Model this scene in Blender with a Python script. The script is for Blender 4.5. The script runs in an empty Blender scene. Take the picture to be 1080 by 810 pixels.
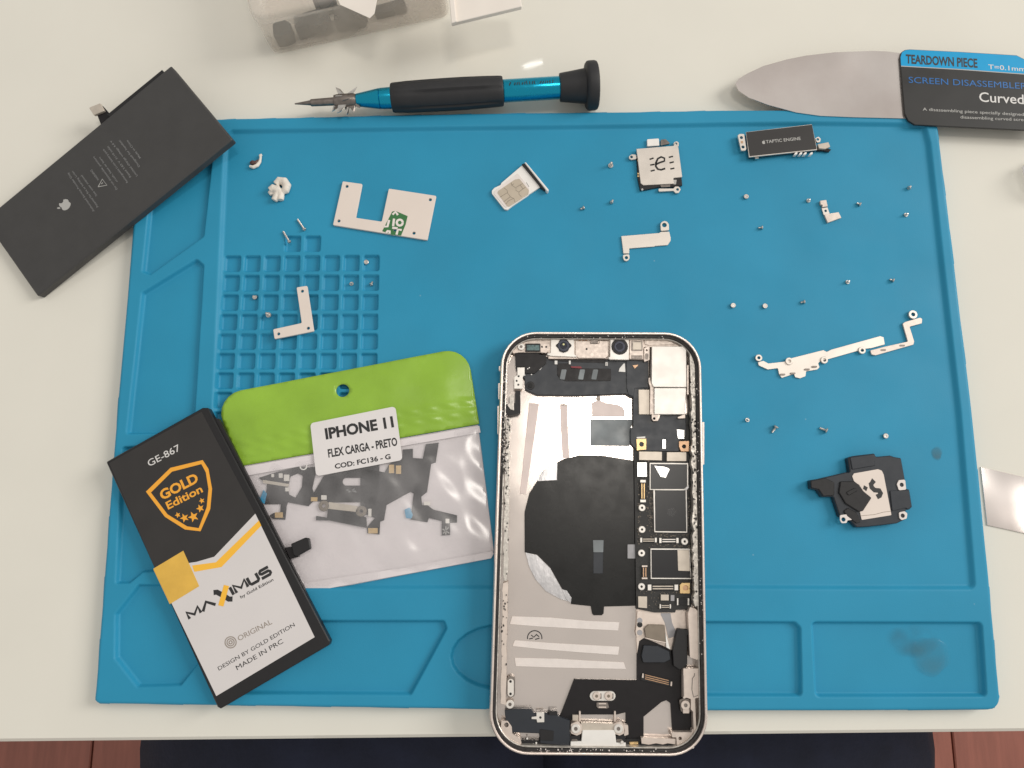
import bpy, bmesh, math, random
import numpy as np
from mathutils import Vector, Matrix
from mathutils.geometry import tessellate_polygon
random.seed(7); rng = np.random.default_rng(7)
sc = bpy.context.scene
C = sc.collection
MM = 0.001
# ------------------------------------------------------------------ camera
FPX, TILT, CAMH = 800.0, math.radians(10.3), 0.272          # focal length in photograph pixels, pitch, height above the table
cam_d = bpy.data.cameras.new('camera'); cam = bpy.data.objects.new('camera', cam_d); C.objects.link(cam)
cam.location = (0, 0, CAMH); cam.rotation_euler = (TILT, 0, 0)
cam_d.sensor_width = 36; cam_d.lens = FPX / 1080 * 36; cam_d.clip_start = 0.01; cam_d.clip_end = 50
sc.camera = cam
# ------------------------------------------------------------------ world, lamps, exposure
w = bpy.data.worlds.new('World'); sc.world = w; w.use_nodes = True
bg = w.node_tree.nodes['Background']; bg.inputs[0].default_value = (0.99, 0.965, 0.92, 1); bg.inputs[1].default_value = 0.50
def area(name, loc, target, sx, sy, power, col):
    d = bpy.data.lights.new(name, 'AREA'); d.shape = 'RECTANGLE'; d.size = sx; d.size_y = sy; d.energy = power; d.color = col
    o = bpy.data.objects.new(name, d); C.objects.link(o); o.location = loc
    o.rotation_euler = (Vector(target) - Vector(loc)).to_track_quat('-Z', 'Y').to_euler()
    return o
ceiling_lamp = area('ceiling_lamp', (0.32, 0.325, 2.1), (0.32, 0.325, 0), 0.38, 0.25, 5.5, (1.0, 0.94, 0.86))
window_light = area('window_light', (2.1, 0.75, 1.45), (0, 0.05, 0), 0.9, 1.2, 38.0, (1.0, 0.97, 0.92))
def mirrored(px, py, z):                                      # where a ceiling lamp stands whose reflection the table shows at this pixel
    x, y, zz = (px - 540) / FPX, -(py - 405) / FPX, -1.0
    d = Vector((x, y * math.cos(TILT) + math.sin(TILT), y * math.sin(TILT) - math.cos(TILT))); k = CAMH / -d.z
    return Vector((d.x * (k + z / -d.z), d.y * (k + z / -d.z), z))
ta, tb2 = mirrored(552.5, 70.5, 2.4), mirrored(572, 65.5, 2.4)
tube = area('tube_lamp', (ta + tb2) / 2, (0.02, 0.26, 0), (tb2 - ta).length, 0.014, 0.055, (1.0, 0.97, 0.92))
tube.rotation_euler = (0, 0, math.atan2((tb2 - ta).y, (tb2 - ta).x))
sc.view_settings.view_transform = 'Standard'; sc.view_settings.look = 'None'
sc.view_settings.exposure = 0.08; sc.view_settings.gamma = 1.0; sc.view_settings.use_curve_mapping = False
sc.render.engine = 'CYCLES'
sc.cycles.use_denoising = True
sc.cycles.max_bounces = 8; sc.cycles.transparent_max_bounces = 12
# ------------------------------------------------------------------ measuring: photograph pixel -> point on a real plane
CT, ST = math.cos(TILT), math.sin(TILT)
def ray(px, py):
    x, y, z = (px - 540) / FPX, -(py - 405) / FPX, -1.0
    return Vector((x, y * CT - z * ST, y * ST + z * CT))
CAMP = Vector((0, 0, CAMH))
class Fr:                                                     # a plane that things lie on: point, normal and two axes
    def __init__(s, o, n=(0, 0, 1)):
        s.o = Vector(o); s.n = Vector(n).normalized()
        ux = Vector((1, 0, 0)); s.u = (ux - s.n * ux.dot(s.n)).normalized(); s.v = s.n.cross(s.u)
    def pt(s, px, py, h=0.0):
        d = ray(px, py); t = ((s.o - CAMP).dot(s.n) + h) / d.dot(s.n); return CAMP + d * t
    def uv(s, px, py, h=0.0):
        p = s.pt(px, py, h) - s.o; return Vector((p.dot(s.u), p.dot(s.v)))
    def w(s, a, h): return s.o + s.u * a[0] + s.v * a[1] + s.n * h
def flat(z): return Fr((0, 0, z))
def frame3(a, b, c):
    n = (b - a).cross(c - a); n = -n if n.z < 0 else n
    return Fr(a, n)
CROP = {'A': (525, 345, 9), 'B': (635, 345, 9), 'C': (645, 430, 9), 'D': (655, 510, 10.12), 'E': (655, 580, 10.12), 'G': (645, 640, 9),
        'H': (515, 700, 8.1), 'I': (630, 705, 8.1), 'J': (590, 700, 8.1), '1': (510, 340, 4.264), '2': (510, 470, 4.264), '3': (510, 620, 4.264),
        'K': (540, 400, 7.714), 'S': (505, 160, 11.576), 'R': (655, 140, 11.573), 'T': (770, 120, 9), 'L': (845, 470, 8.528), 'V': (340, 180, 8.308),
        'W': (255, 260, 6.968), 'X': (750, 280, 4.264), 'Y': (640, 225, 13.5), 'P': (260, 470, 7.364), 'Q': (380, 450, 6.229), 'F': (220, 360, 2.893),
        'N': (100, 420, 2.381), 'O': (80, 450, 4.261), 'U': (840, 180, 8.308), 'Z': (930, 30, 6.747), 'M': (0, 50, 3.0), 'b': (60, 140, 8.1), 's': (400, 0, 4.154), 'p': (0, 0, 1)}
def q(c, *v):
    ox, oy, s = CROP[c]; return [(ox + v[i] / s, oy + v[i + 1] / s) for i in range(0, len(v), 2)]
def box4(c, x0, y0, x1, y1): return q(c, x0, y0, x1, y0, x1, y1, x0, y1)
# ------------------------------------------------------------------ materials
MATS = {}
def srgb(*c): return tuple(((x / 255) / 12.92 if x <= 10 else ((x / 255 + 0.055) / 1.055) ** 2.4) for x in c)
def M(key, col=None, rough=0.5, metal=0.0, var=0.0, vscale=200.0, rvar=0.0, bump=0.0, bscale=800.0, spec=0.5, coat=0.0, col2=None, stretch=None, bdetail=5):
    if key in MATS: return MATS[key]
    m = bpy.data.materials.new(key); m.use_nodes = True; nt = m.node_tree; b = nt.nodes['Principled BSDF']
    b.inputs['Base Color'].default_value = (*col, 1); b.inputs['Roughness'].default_value = rough; b.inputs['Metallic'].default_value = metal
    b.inputs['Specular IOR Level'].default_value = spec; b.inputs['Coat Weight'].default_value = coat
    tc = nt.nodes.new('ShaderNodeTexCoord'); src = tc.outputs['Object']
    if stretch:
        mp = nt.nodes.new('ShaderNodeMapping'); mp.inputs['Scale'].default_value = stretch; nt.links.new(src, mp.inputs[0]); src = mp.outputs[0]
    def noise(scale, detail=5):
        n = nt.nodes.new('ShaderNodeTexNoise'); n.inputs['Scale'].default_value = scale; n.inputs['Detail'].default_value = detail
        nt.links.new(src, n.inputs['Vector']); return n.outputs['Fac']
    if var or col2:
        f = noise(vscale); r = nt.nodes.new('ShaderNodeValToRGB'); nt.links.new(f, r.inputs[0])
        c2 = col2 or tuple(min(1, x * (1 + var)) for x in col); c1 = col if col2 else tuple(x * (1 - var) for x in col)
        r.color_ramp.elements[0].position = 0.3; r.color_ramp.elements[1].position = 0.7
        r.color_ramp.elements[0].color = (*c1, 1); r.color_ramp.elements[1].color = (*c2, 1); nt.links.new(r.outputs[0], b.inputs['Base Color'])
    if rvar:
        f = noise(vscale * 1.7); mr = nt.nodes.new('ShaderNodeMapRange'); nt.links.new(f, mr.inputs[0])
        mr.inputs[1].default_value = 0.3; mr.inputs[2].default_value = 0.7
        mr.inputs[3].default_value = max(0.02, rough - rvar); mr.inputs[4].default_value = min(1, rough + rvar); nt.links.new(mr.outputs[0], b.inputs['Roughness'])
    if bump:
        f = noise(bscale, bdetail); bp = nt.nodes.new('ShaderNodeBump'); bp.inputs['Strength'].default_value = 1.0; bp.inputs['Distance'].default_value = bump
        nt.links.new(f, bp.inputs['Height']); nt.links.new(bp.outputs[0], b.inputs['Normal'])
    MATS[key] = m; return m
def film(key, col, opacity, rough, alpha_var=0.0, gloss=False, feather=None):            # thin plastic: part clear, part milky, with a gloss of its own
    m = bpy.data.materials.new(key); m.use_nodes = True; nt = m.node_tree; b = nt.nodes['Principled BSDF']
    b.inputs['Base Color'].default_value = (*col, 1); b.inputs['Roughness'].default_value = rough
    b.inputs['Alpha'].default_value = opacity
    if alpha_var:
        tc = nt.nodes.new('ShaderNodeTexCoord'); n = nt.nodes.new('ShaderNodeTexNoise'); n.inputs['Scale'].default_value = 90
        nt.links.new(tc.outputs['Object'], n.inputs[0]); mr = nt.nodes.new('ShaderNodeMapRange'); nt.links.new(n.outputs[0], mr.inputs[0])
        mr.inputs[1].default_value = 0.35; mr.inputs[2].default_value = 0.65; mr.inputs[3].default_value = opacity - alpha_var; mr.inputs[4].default_value = opacity + alpha_var
        nt.links.new(mr.outputs[0], b.inputs['Alpha'])
    if feather:                                               # a stain that thins out towards its rim
        al = b.inputs['Alpha'].links[0].from_socket; mp = nt.nodes.new('ShaderNodeMapping'); mp.inputs['Scale'].default_value = (1 / feather[0], 1 / feather[1], 0)
        nt.links.new(tc.outputs['Object'], mp.inputs[0]); ln = nt.nodes.new('ShaderNodeVectorMath'); ln.operation = 'LENGTH'; nt.links.new(mp.outputs[0], ln.inputs[0])
        m3 = nt.nodes.new('ShaderNodeMapRange'); m3.interpolation_type = 'SMOOTHSTEP'; nt.links.new(ln.outputs['Value'], m3.inputs[0])
        m3.inputs[1].default_value = 0.45; m3.inputs[2].default_value = 0.95; m3.inputs[3].default_value = 1; m3.inputs[4].default_value = 0
        mm = nt.nodes.new('ShaderNodeMath'); mm.operation = 'MULTIPLY'; nt.links.new(al, mm.inputs[0]); nt.links.new(m3.outputs[0], mm.inputs[1]); nt.links.new(mm.outputs[0], b.inputs['Alpha'])
    if gloss:                                                 # the clear film's own surface reflection
        out = nt.nodes['Material Output']; 
        gl = nt.nodes.new('ShaderNodeBsdfAnisotropic'); gl.inputs['Roughness'].default_value = rough; mxs = nt.nodes.new('ShaderNodeMixShader')
        mxs.inputs[0].default_value = 0.04; nt.links.new(b.outputs[0], mxs.inputs[1]); nt.links.new(gl.outputs[0], mxs.inputs[2]); nt.links.new(mxs.outputs[0], out.inputs['Surface'])
    MATS[key] = m; return m
M('table_laminate', srgb(229, 225, 214), 0.035, var=0.015, vscale=30, rvar=0.01, bump=3e-6, bscale=60)
M('silicone', (0.023, 0.272, 0.452), 0.53, var=0.06, vscale=28, rvar=0.08, bump=3e-5, bscale=2500, spec=0.3)
M('black_pouch', (0.050, 0.048, 0.047), 0.55, var=0.06, vscale=120, rvar=0.1, bump=6e-5, bscale=120)
M('black_plastic', (0.015, 0.014, 0.015), 0.42, spec=0.4, var=0.06, vscale=400, rvar=0.05, bump=1.5e-5, bscale=1500)
M('black_flex', (0.013, 0.011, 0.012), 0.36, spec=0.3, var=0.06, vscale=300, rvar=0.04, bump=1e-5, bscale=900)
M('slate_plastic', (0.020, 0.024, 0.032), 0.38, var=0.05, vscale=200, rvar=0.04, bump=1.2e-5, bscale=900)
M('coil_black', (0.009, 0.0088, 0.0085), 0.27, spec=0.3, var=0.05, vscale=120, rvar=0.04, bump=1e-5, bscale=500)
M('rubber', (0.020, 0.020, 0.022), 0.6, var=0.1, vscale=300, bump=4e-5, bscale=2000)
M('blue_anodised', (0.02, 0.36, 0.55), 0.24, 1.0, rvar=0.06, vscale=300)
M('steel', (0.60, 0.58, 0.55), 0.28, 1.0, var=0.06, vscale=250, rvar=0.08)
M('dark_steel', (0.24, 0.21, 0.19), 0.4, 1.0, var=0.2, vscale=600, rvar=0.1)
M('screw_steel', (0.66, 0.62, 0.58), 0.34, 1.0, rvar=0.08, vscale=900)
M('plate_steel', (0.72, 0.66, 0.60), 0.42, 0.8, var=0.03, vscale=150, rvar=0.05, bump=1e-5, bscale=700)
M('shield_metal', (0.80, 0.76, 0.71), 0.40, 0.5, var=0.02, vscale=150, rvar=0.04, bump=8e-6, bscale=300)
M('cream_metal', (0.72, 0.62, 0.55), 0.42, 0.5, var=0.04, vscale=500, rvar=0.1, bump=2e-5, bscale=900)
M('rail_metal', (0.60, 0.56, 0.51), 0.4, 0.6, var=0.2, vscale=700, rvar=0.15, bump=8e-5, bscale=900)
M('rim_metal', (0.74, 0.64, 0.58), 0.30, 0.6, rvar=0.06, vscale=200)
M('frame_side', (0.66, 0.57, 0.52), 0.35, 0.6, rvar=0.06, vscale=200)
M('back_metal', (0.76, 0.68, 0.63), 0.14, 0.7, var=0.03, vscale=45, rvar=0.02, bump=1.0e-4, bscale=18)
M('foil', (0.50, 0.49, 0.50), 0.34, 1.0, var=0.18, vscale=160, bump=2.6e-4, bscale=220, stretch=(1, .4, 1))
M('gold', (0.68, 0.48, 0.24), 0.35, 0.8, var=0.1, vscale=500)
M('copper', (0.55, 0.35, 0.22), 0.38, 0.8, var=0.1, vscale=500)
M('gasket', (0.020, 0.017, 0.016), 0.55, var=0.5, vscale=500, bump=2e-4, bscale=900)
M('board', (0.022, 0.021, 0.020), 0.5, var=0.5, vscale=2500, bump=6e-5, bscale=2500)
M('chip', (0.011, 0.011, 0.013), 0.27, spec=0.4); M('bright_pad', (0.92, 0.90, 0.87), 0.3, 0.9)
M('white_tape', (0.80, 0.73, 0.69), 0.7, var=0.04, vscale=300, bump=5e-5, bscale=700)
M('pink_tape', (0.78, 0.66, 0.62), 0.6, var=0.06, vscale=200, bump=8e-5, bscale=500)
M('grey_tape', (0.20, 0.22, 0.23), 0.4, var=0.3, vscale=120, rvar=0.1, bump=8e-5, bscale=200)
M('white_pad', (0.86, 0.83, 0.79), 0.55, var=0.03, vscale=300)
M('beige_pad', (0.60, 0.53, 0.45), 0.38, 0.4, var=0.08, vscale=400)
M('grey_pad', (0.36, 0.35, 0.36), 0.5, var=0.05, vscale=300)
M('olive_metal', (0.24, 0.20, 0.16), 0.4, 0.6, var=0.1, vscale=300)
M('lens_glass', (0.012, 0.014, 0.026), 0.06, coat=1.0)
M('lens_ring', (0.03, 0.035, 0.055), 0.3, 0.3)
M('lens_glint', (0.75, 0.72, 0.35), 0.2)  # pale yellow colour painted in for a specular spot
M('green_pouch', srgb(146, 186, 60), 0.28, var=0.10, vscale=60, rvar=0.08, bump=1.5e-4, bscale=120)
M('pouch_white', (0.76, 0.70, 0.71), 0.5, var=0.03, vscale=60)
M('sticker', (0.78, 0.74, 0.73), 0.5, var=0.02, vscale=80, bump=3e-5, bscale=300)
M('ink', (0.022, 0.021, 0.022), 0.55)
M('grey_ink', (0.23, 0.23, 0.23), 0.6)
M('pale_ink', (0.45, 0.44, 0.42), 0.6)
M('white_ink', (0.70, 0.68, 0.66), 0.55)
M('tan_ink', (0.33, 0.28, 0.24), 0.6)
M('orange_ink', srgb(246, 172, 54), 0.5)
M('yellow_ink', srgb(250, 190, 60), 0.5)
M('yellow_tape', srgb(226, 180, 78), 0.35, var=0.07, vscale=200, bump=8e-5, bscale=400)
M('label_white', (0.70, 0.66, 0.65), 0.42, var=0.02, vscale=60)
M('label_black', (0.028, 0.025, 0.024), 0.42, var=0.1, vscale=100)
M('card_black', (0.034, 0.033, 0.032), 0.42, var=0.12, vscale=60, rvar=0.08, spec=0.3)
M('card_blue', srgb(20, 158, 212), 0.4, var=0.06, vscale=80, spec=0.3)
M('card_blue_ink', srgb(32, 104, 172), 0.4)
M('blade_steel', (0.88, 0.81, 0.77), 0.20, 0.85, col2=(0.70, 0.62, 0.58), vscale=26, bump=4.5e-3, bscale=24, bdetail=1)
M('plastic_plate', (0.78, 0.68, 0.61), 0.45, var=0.02, vscale=80)
M('green_print', srgb(52, 112, 62), 0.5, var=0.08, vscale=300)
M('putty', (0.78, 0.72, 0.64), 0.55, var=0.1, vscale=500, bump=2e-4, bscale=700)
M('brown_speck', (0.10, 0.05, 0.045), 0.5)
M('blue_film', srgb(60, 150, 190), 0.35)
M('floor_wood', srgb(150, 92, 78), 0.45, var=0.12, vscale=14, stretch=(10, 1, 1), bump=1e-4, bscale=60)
M('navy_cloth', (0.010, 0.013, 0.030), 0.9, var=0.25, vscale=60, bump=4e-4, bscale=300)
M('black_cloth', (0.006, 0.006, 0.008), 0.9, var=0.2, vscale=60, bump=3e-4, bscale=300)
M('spare_dark', (0.035, 0.034, 0.034), 0.5, var=0.2, vscale=300)
M('dark_hole', (0.008, 0.008, 0.008), 0.6)
film('clear_pouch', (0.82, 0.79, 0.80), 0.08, 0.2, 0.03, gloss=True)
film('frosted_plastic', (0.80, 0.73, 0.65), 0.30, 0.3, 0.04); M('warm_white', (0.84, 0.77, 0.70), 0.45, var=0.03, vscale=80)
film('clear_wrap', (0.75, 0.74, 0.74), 0.35, 0.15, 0.12)
film('glue_film', (0.10, 0.28, 0.36), 0.26, 0.14, 0.10, feather=(0.0078, 0.0084))
film('smear', (0.06, 0.22, 0.30), 0.20, 0.5, 0.2, feather=(0.0105, 0.0066))
# ------------------------------------------------------------------ objects
ORG = {}
def link(o): C.objects.link(o); return o
def thing(name, label, cat, loc, group=None):
    o = link(bpy.data.objects.new(name, None)); o.location = loc; o.empty_display_size = 0.01
    o['label'] = label; o['category'] = cat
    if group: o['group'] = group
    ORG[o.name] = Vector(loc); return o
def tag(o, label, cat, group=None):
    o['label'] = label; o['category'] = cat
    if group: o['group'] = group
    return o
def mk(name, verts, faces, mat, parent=None, smooth=False, org=None):
    me = bpy.data.meshes.new(name)
    base = ORG[parent.name] if parent else (Vector(org) if org is not None else Vector((0, 0, 0)))
    me.from_pydata([tuple(Vector(v) - base) for v in verts], [], faces)
    if smooth == 'auto':
        me.polygons.foreach_set('use_smooth', [True] * len(me.polygons)); me.set_sharp_from_angle(angle=math.radians(38))
    elif smooth: me.polygons.foreach_set('use_smooth', [True] * len(me.polygons))
    me.materials.append(MATS[mat] if isinstance(mat, str) else mat)
    o = link(bpy.data.objects.new(name, me))
    if parent: o.parent = parent
    else: o.location = base
    ORG[o.name] = base; return o
def area2(p): return 0.5 * sum(p[i - 1][0] * p[i][1] - p[i][0] * p[i - 1][1] for i in range(len(p)))
def offset(p, d):                                             # inset a counter-clockwise outline by d
    n = len(p); r = []
    for i in range(n):
        a, b, c = Vector(p[i - 1]), Vector(p[i]), Vector(p[(i + 1) % n])
        e1, e2 = (b - a), (c - b)
        if e1.length < 1e-9 or e2.length < 1e-9: r.append(b.copy()); continue
        e1.normalize(); e2.normalize(); n1, n2 = Vector((-e1.y, e1.x)), Vector((-e2.y, e2.x))
        m = n1 + n2; k = max(m.dot(n1), 0.35) if m.length > 1e-6 else 1
        r.append(b + m * (d / k))
    return r
def rounded(p, r, seg=4):
    n = len(p); out = []
    rs = r if isinstance(r, (list, tuple)) else [r] * n
    for i in range(n):
        b = Vector(p[i]); a = Vector(p[i - 1]) - b; c = Vector(p[(i + 1) % n]) - b
        if rs[i] <= 0 or a.length < 1e-9 or c.length < 1e-9: out.append(b); continue
        ang = a.angle(c)
        if ang > math.radians(172) or ang < math.radians(5): out.append(b); continue
        t = min(rs[i] / math.tan(ang / 2), a.length * 0.48, c.length * 0.48); rr = t * math.tan(ang / 2)
        cen = b + (a.normalized() + c.normalized()).normalized() * (rr / math.sin(ang / 2))
        p0, p1 = b + a.normalized() * t - cen, b + c.normalized() * t - cen
        a0 = math.atan2(p0.y, p0.x); da = (math.atan2(p1.y, p1.x) - a0 + math.pi) % (2 * math.pi) - math.pi
        for k in range(seg + 1):
            th = a0 + da * k / seg; out.append(cen + Vector((math.cos(th), math.sin(th))) * rr)
    return out
def circ(c, r, n=16): return [Vector((c[0] + r * math.cos(2 * math.pi * k / n), c[1] + r * math.sin(2 * math.pi * k / n))) for k in range(n)]
def prism(fr, out, holes, h0, h1, bev=0.0):
    if area2(out) < 0: out = out[::-1]
    holes = [h if area2(h) < 0 else h[::-1] for h in holes]
    V, F = [], []
    top = offset(out, bev) if bev else out
    loops = [top] + holes; flatl = [v for l in loops for v in l]
    tris = tessellate_polygon([[Vector((v[0], v[1], 0)) for v in l] for l in loops])
    nt = len(flatl); V += [fr.w(v, h1) for v in flatl]; V += [fr.w(v, h0) for v in (list(out) + [v for h in holes for v in h])]
    for t in tris:
        a, b, c = (Vector(flatl[i]) for i in t); s = (b - a).cross(c - a) if hasattr(b - a, 'cross') else 0
        t = tuple(t) if s > 0 else tuple(reversed(t)); F.append(t); F.append(tuple(nt + i for i in reversed(t)))
    if bev:
        k0 = len(V); V += [fr.w(v, h1 - bev) for v in out]; n = len(out)
        for i in range(n):
            j = (i + 1) % n; F.append((k0 + i, k0 + j, j, i)); F.append((nt + i, nt + j, k0 + j, k0 + i))
    else:
        n = len(out)
        for i in range(n): j = (i + 1) % n; F.append((nt + i, nt + j, j, i))
    off = len(out)
    for h in holes:
        n = len(h)
        for i in range(n): j = (i + 1) % n; F.append((nt + off + i, nt + off + j, off + j, off + i))
        off += n
    return V, F
def plate(name, fr, pts, h0, h1, mat, parent=None, r=0.0, holes=(), bev=0.0, org=None, seg=4):
    """a flat piece: outline measured in the photograph at its top face h1, real thickness h1-h0 (mm); holes: ((x, y, radius mm) or outline)"""
    h0 *= MM; h1 *= MM
    o = [fr.uv(x, y, h1) for x, y in pts]
    if area2(o) < 0: o = o[::-1]; r = r[::-1] if isinstance(r, list) else r
    if r: o = rounded(o, [k * MM for k in r] if isinstance(r, list) else r * MM, seg)
    hs = []
    for h in holes:
        if len(h) == 3 and not hasattr(h[0], '__len__'): hs.append(circ(fr.uv(h[0], h[1], h1), h[2] * MM, 14))
        else: hs.append([fr.uv(x, y, h1) for x, y in h])
    V, F = prism(fr, o, hs, h0, h1, bev * MM)
    return mk(name, V, F, mat, parent, 'auto' if (r or holes) else False, org)
def disc(name, fr, x, y, rad, h0, h1, mat, parent, bev=0.0, hole=0, n=20):
    h0 *= MM; h1 *= MM; c = fr.uv(x, y, h1)
    V, F = prism(fr, circ(c, rad * MM, n), [circ(c, hole * MM, n)] if hole else [], h0, h1, bev * MM)
    return mk(name, V, F, mat, parent, 'auto')
def capsule(c, x0, y0, x1, y1, n=6):                           # outline of an upright or lying oval in crop coordinates
    wx, wy = x1 - x0, y1 - y0; r = min(wx, wy) / 2; v = []
    for (cx, cy, a0) in (((x1 - r, y1 - r, 0), (x0 + r, y1 - r, 90), (x0 + r, y0 + r, 180), (x1 - r, y0 + r, 270))):
        for k in range(n): a = math.radians(a0 + 90 * k / (n - 1)); v += [cx + r * math.cos(a), cy + r * math.sin(a)]
    return q(c, *v)
def sweep(path, rad, n=8, cap=True):
    """tube along world points; rad one number or one per point"""
    P = [Vector(p) for p in path]; R = rad if hasattr(rad, '__len__') else [rad] * len(P); V, F = [], []
    ref = Vector((0, 0, 1))
    for i, p in enumerate(P):
        t = (P[min(i + 1, len(P) - 1)] - P[max(i - 1, 0)]).normalized()
        a = t.cross(ref)
        if a.length < 1e-3: a = t.cross(Vector((1, 0, 0)))
        a.normalize(); b = a.cross(t).normalized()
        V += [p + (a * math.cos(2 * math.pi * k / n) + b * math.sin(2 * math.pi * k / n)) * R[i] for k in range(n)]
    for i in range(len(P) - 1):
        for k in range(n): F.append((i * n + k, i * n + (k + 1) % n, (i + 1) * n + (k + 1) % n, (i + 1) * n + k))
    if cap: F.append(tuple(range(n - 1, -1, -1))); F.append(tuple((len(P) - 1) * n + k for k in range(n)))
    return V, F
def lathe(a, axis, prof, n=24):
    """profile of (distance along, radius) about an axis from world point a"""
    ax = Vector(axis).normalized(); b = ax.orthogonal().normalized(); c = ax.cross(b); V, F = [], []
    for d, r in prof: V += [Vector(a) + ax * d + (b * math.cos(2 * math.pi * k / n) + c * math.sin(2 * math.pi * k / n)) * max(r, 1e-6) for k in range(n)]
    for i in range(len(prof) - 1):
        for k in range(n): F.append((i * n + k, i * n + (k + 1) % n, (i + 1) * n + (k + 1) % n, (i + 1) * n + k))
    F.append(tuple(range(n - 1, -1, -1))); F.append(tuple((len(prof) - 1) * n + k for k in range(n)))
    return V, F
def join(*vf):
    V, F = [], []
    for v, f in vf: k = len(V); V += list(v); F += [tuple(i + k for i in x) for x in f]
    return V, F
def glyphs(body, bold=0.0):
    cu = bpy.data.curves.new('lettering', 'FONT'); cu.body = body; cu.size = 1.0; cu.offset = bold; cu.resolution_u = 3; cu.fill_mode = 'BOTH'
    o = link(bpy.data.objects.new('lettering', cu)); dg = bpy.context.evaluated_depsgraph_get(); me = bpy.data.meshes.new_from_object(o.evaluated_get(dg))
    V = [v.co.copy() for v in me.vertices]; F = [tuple(p.vertices) for p in me.polygons]
    C.objects.unlink(o); bpy.data.objects.remove(o); bpy.data.curves.remove(cu); bpy.data.meshes.remove(me); return V, F
def text(name, fr, body, a, b, cap, h, mat, parent, bold=0.0, shear=0.0):
    """flat print: baseline from pixel a to pixel b, letters cap pixels tall, h mm above the plane"""
    V, F = glyphs(body, bold); h = h * MM
    A, B = fr.uv(*a, h), fr.uv(*b, h); d = (B - A); L = d.length; d.normalize(); up = Vector((-d.y, d.x))
    mid = ((a[0] + b[0]) / 2, (a[1] + b[1]) / 2); px = (fr.uv(mid[0] + 1, mid[1], h) - fr.uv(mid[0], mid[1], h)).length
    xs = [v.x for v in V]; x0, sx = min(xs), L / (max(xs) - min(xs)); sy = cap * px / 0.73
    W = [fr.w(A + d * ((v.x - x0) * sx + shear * v.y * sy) + up * (v.y * sy), h) for v in V]
    return mk(name, W, F, mat, parent)
def strokes(name, fr, lines, wid, h, mat, parent):            # pen strokes: flat ribbons
    V, F = [], []; h *= MM
    for L in lines:
        P = [fr.uv(x, y, h) for x, y in L]; k = len(V)
        for i, p in enumerate(P):
            t = (P[min(i + 1, len(P) - 1)] - P[max(i - 1, 0)]).normalized(); n = Vector((-t.y, t.x)) * wid * MM / 2
            V += [fr.w(p + n, h), fr.w(p - n, h)]
        for i in range(len(P) - 1): F.append((k + 2 * i, k + 2 * i + 1, k + 2 * i + 3, k + 2 * i + 2))
    return mk(name, V, F, mat, parent)

# ================================================================== SETTING
ZT, ZTRAY = 5.0, 3.6                                          # mat border and tray floor, mm above the table
T0 = flat(0.0)
# table: front edge runs across the bottom of the photograph
fa, fb = T0.pt(0, 783.0), T0.pt(1080, 772.0); dirx = (fb - fa).normalized(); diry = Vector((-dirx.y, dirx.x, 0))
mid = (fa + fb) / 2; c0 = mid - dirx * 0.75
table = thing('table', 'glossy off-white table top under the blue mat', 'table', (mid.x, mid.y + 0.3, -0.75))
V, F = [], []
tb = Fr((0, 0, 0)); quad = [Vector((p.x, p.y)) for p in (c0, c0 + dirx * 1.5, c0 + dirx * 1.5 + diry * 0.9, c0 + diry * 0.9)]
V, F = prism(tb, rounded(quad, 0.012, 5), [], -0.028, 0.0, 0.0012)
mk('tabletop', V, F, 'table_laminate', table, 'auto')
for sx in (0.08, 1.42):
    for sy in (0.07, 0.83):
        p = c0 + dirx * sx + diry * sy
        V, F = lathe((p.x, p.y, -0.7496), (0, 0, 1), [(0, 0.017), (0.7216, 0.024)], 16); mk('leg', V, F, 'dark_steel', table, 'auto')
floor = mk('floor', [(-3, -3, -0.76), (3, -3, -0.76), (3, 3, -0.76), (-3, 3, -0.76)], [(0, 1, 2, 3)], 'floor_wood'); floor['kind'] = 'structure'
for i in range(-9, 10):
    x = i * 0.155 - 0.063
    V, F = prism(Fr((0, 0, 0)), [Vector((x, -1.2)), Vector((x + 0.153, -1.2)), Vector((x + 0.153, 1.2)), Vector((x, 1.2))], [], -0.7597, -0.75, 0.0015)
    mk('floor_plank', V, F, 'floor_wood', floor)
# lap of the seated person, in dark trousers, below the table edge
person = thing('person', 'seated person in dark navy trousers, lap below the table edge', 'person', (0.0, -0.42, -0.75))
def limb(path, wid, hei, n=20):
    P = [Vector(p) for p in path]; V, F = [], []
    for i, p in enumerate(P):
        t = (P[min(i + 1, len(P) - 1)] - P[max(i - 1, 0)]).normalized(); a = Vector((1, 0, 0)); a = (a - t * a.dot(t)).normalized(); b = a.cross(t)
        for k in range(n):
            th = 2 * math.pi * k / n; wob = 1 + 0.03 * math.sin(5 * th + i * 1.7)
            V.append(p + a * math.cos(th) * wid[i] * wob + b * math.sin(th) * hei[i] * wob)
    for i in range(len(P) - 1):
        for k in range(n): F.append((i * n + k, i * n + (k + 1) % n, (i + 1) * n + (k + 1) % n, (i + 1) * n + k))
    F.append(tuple(range(n - 1, -1, -1))); F.append(tuple((len(P) - 1) * n + k for k in range(n))); return V, F
legs = []
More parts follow.
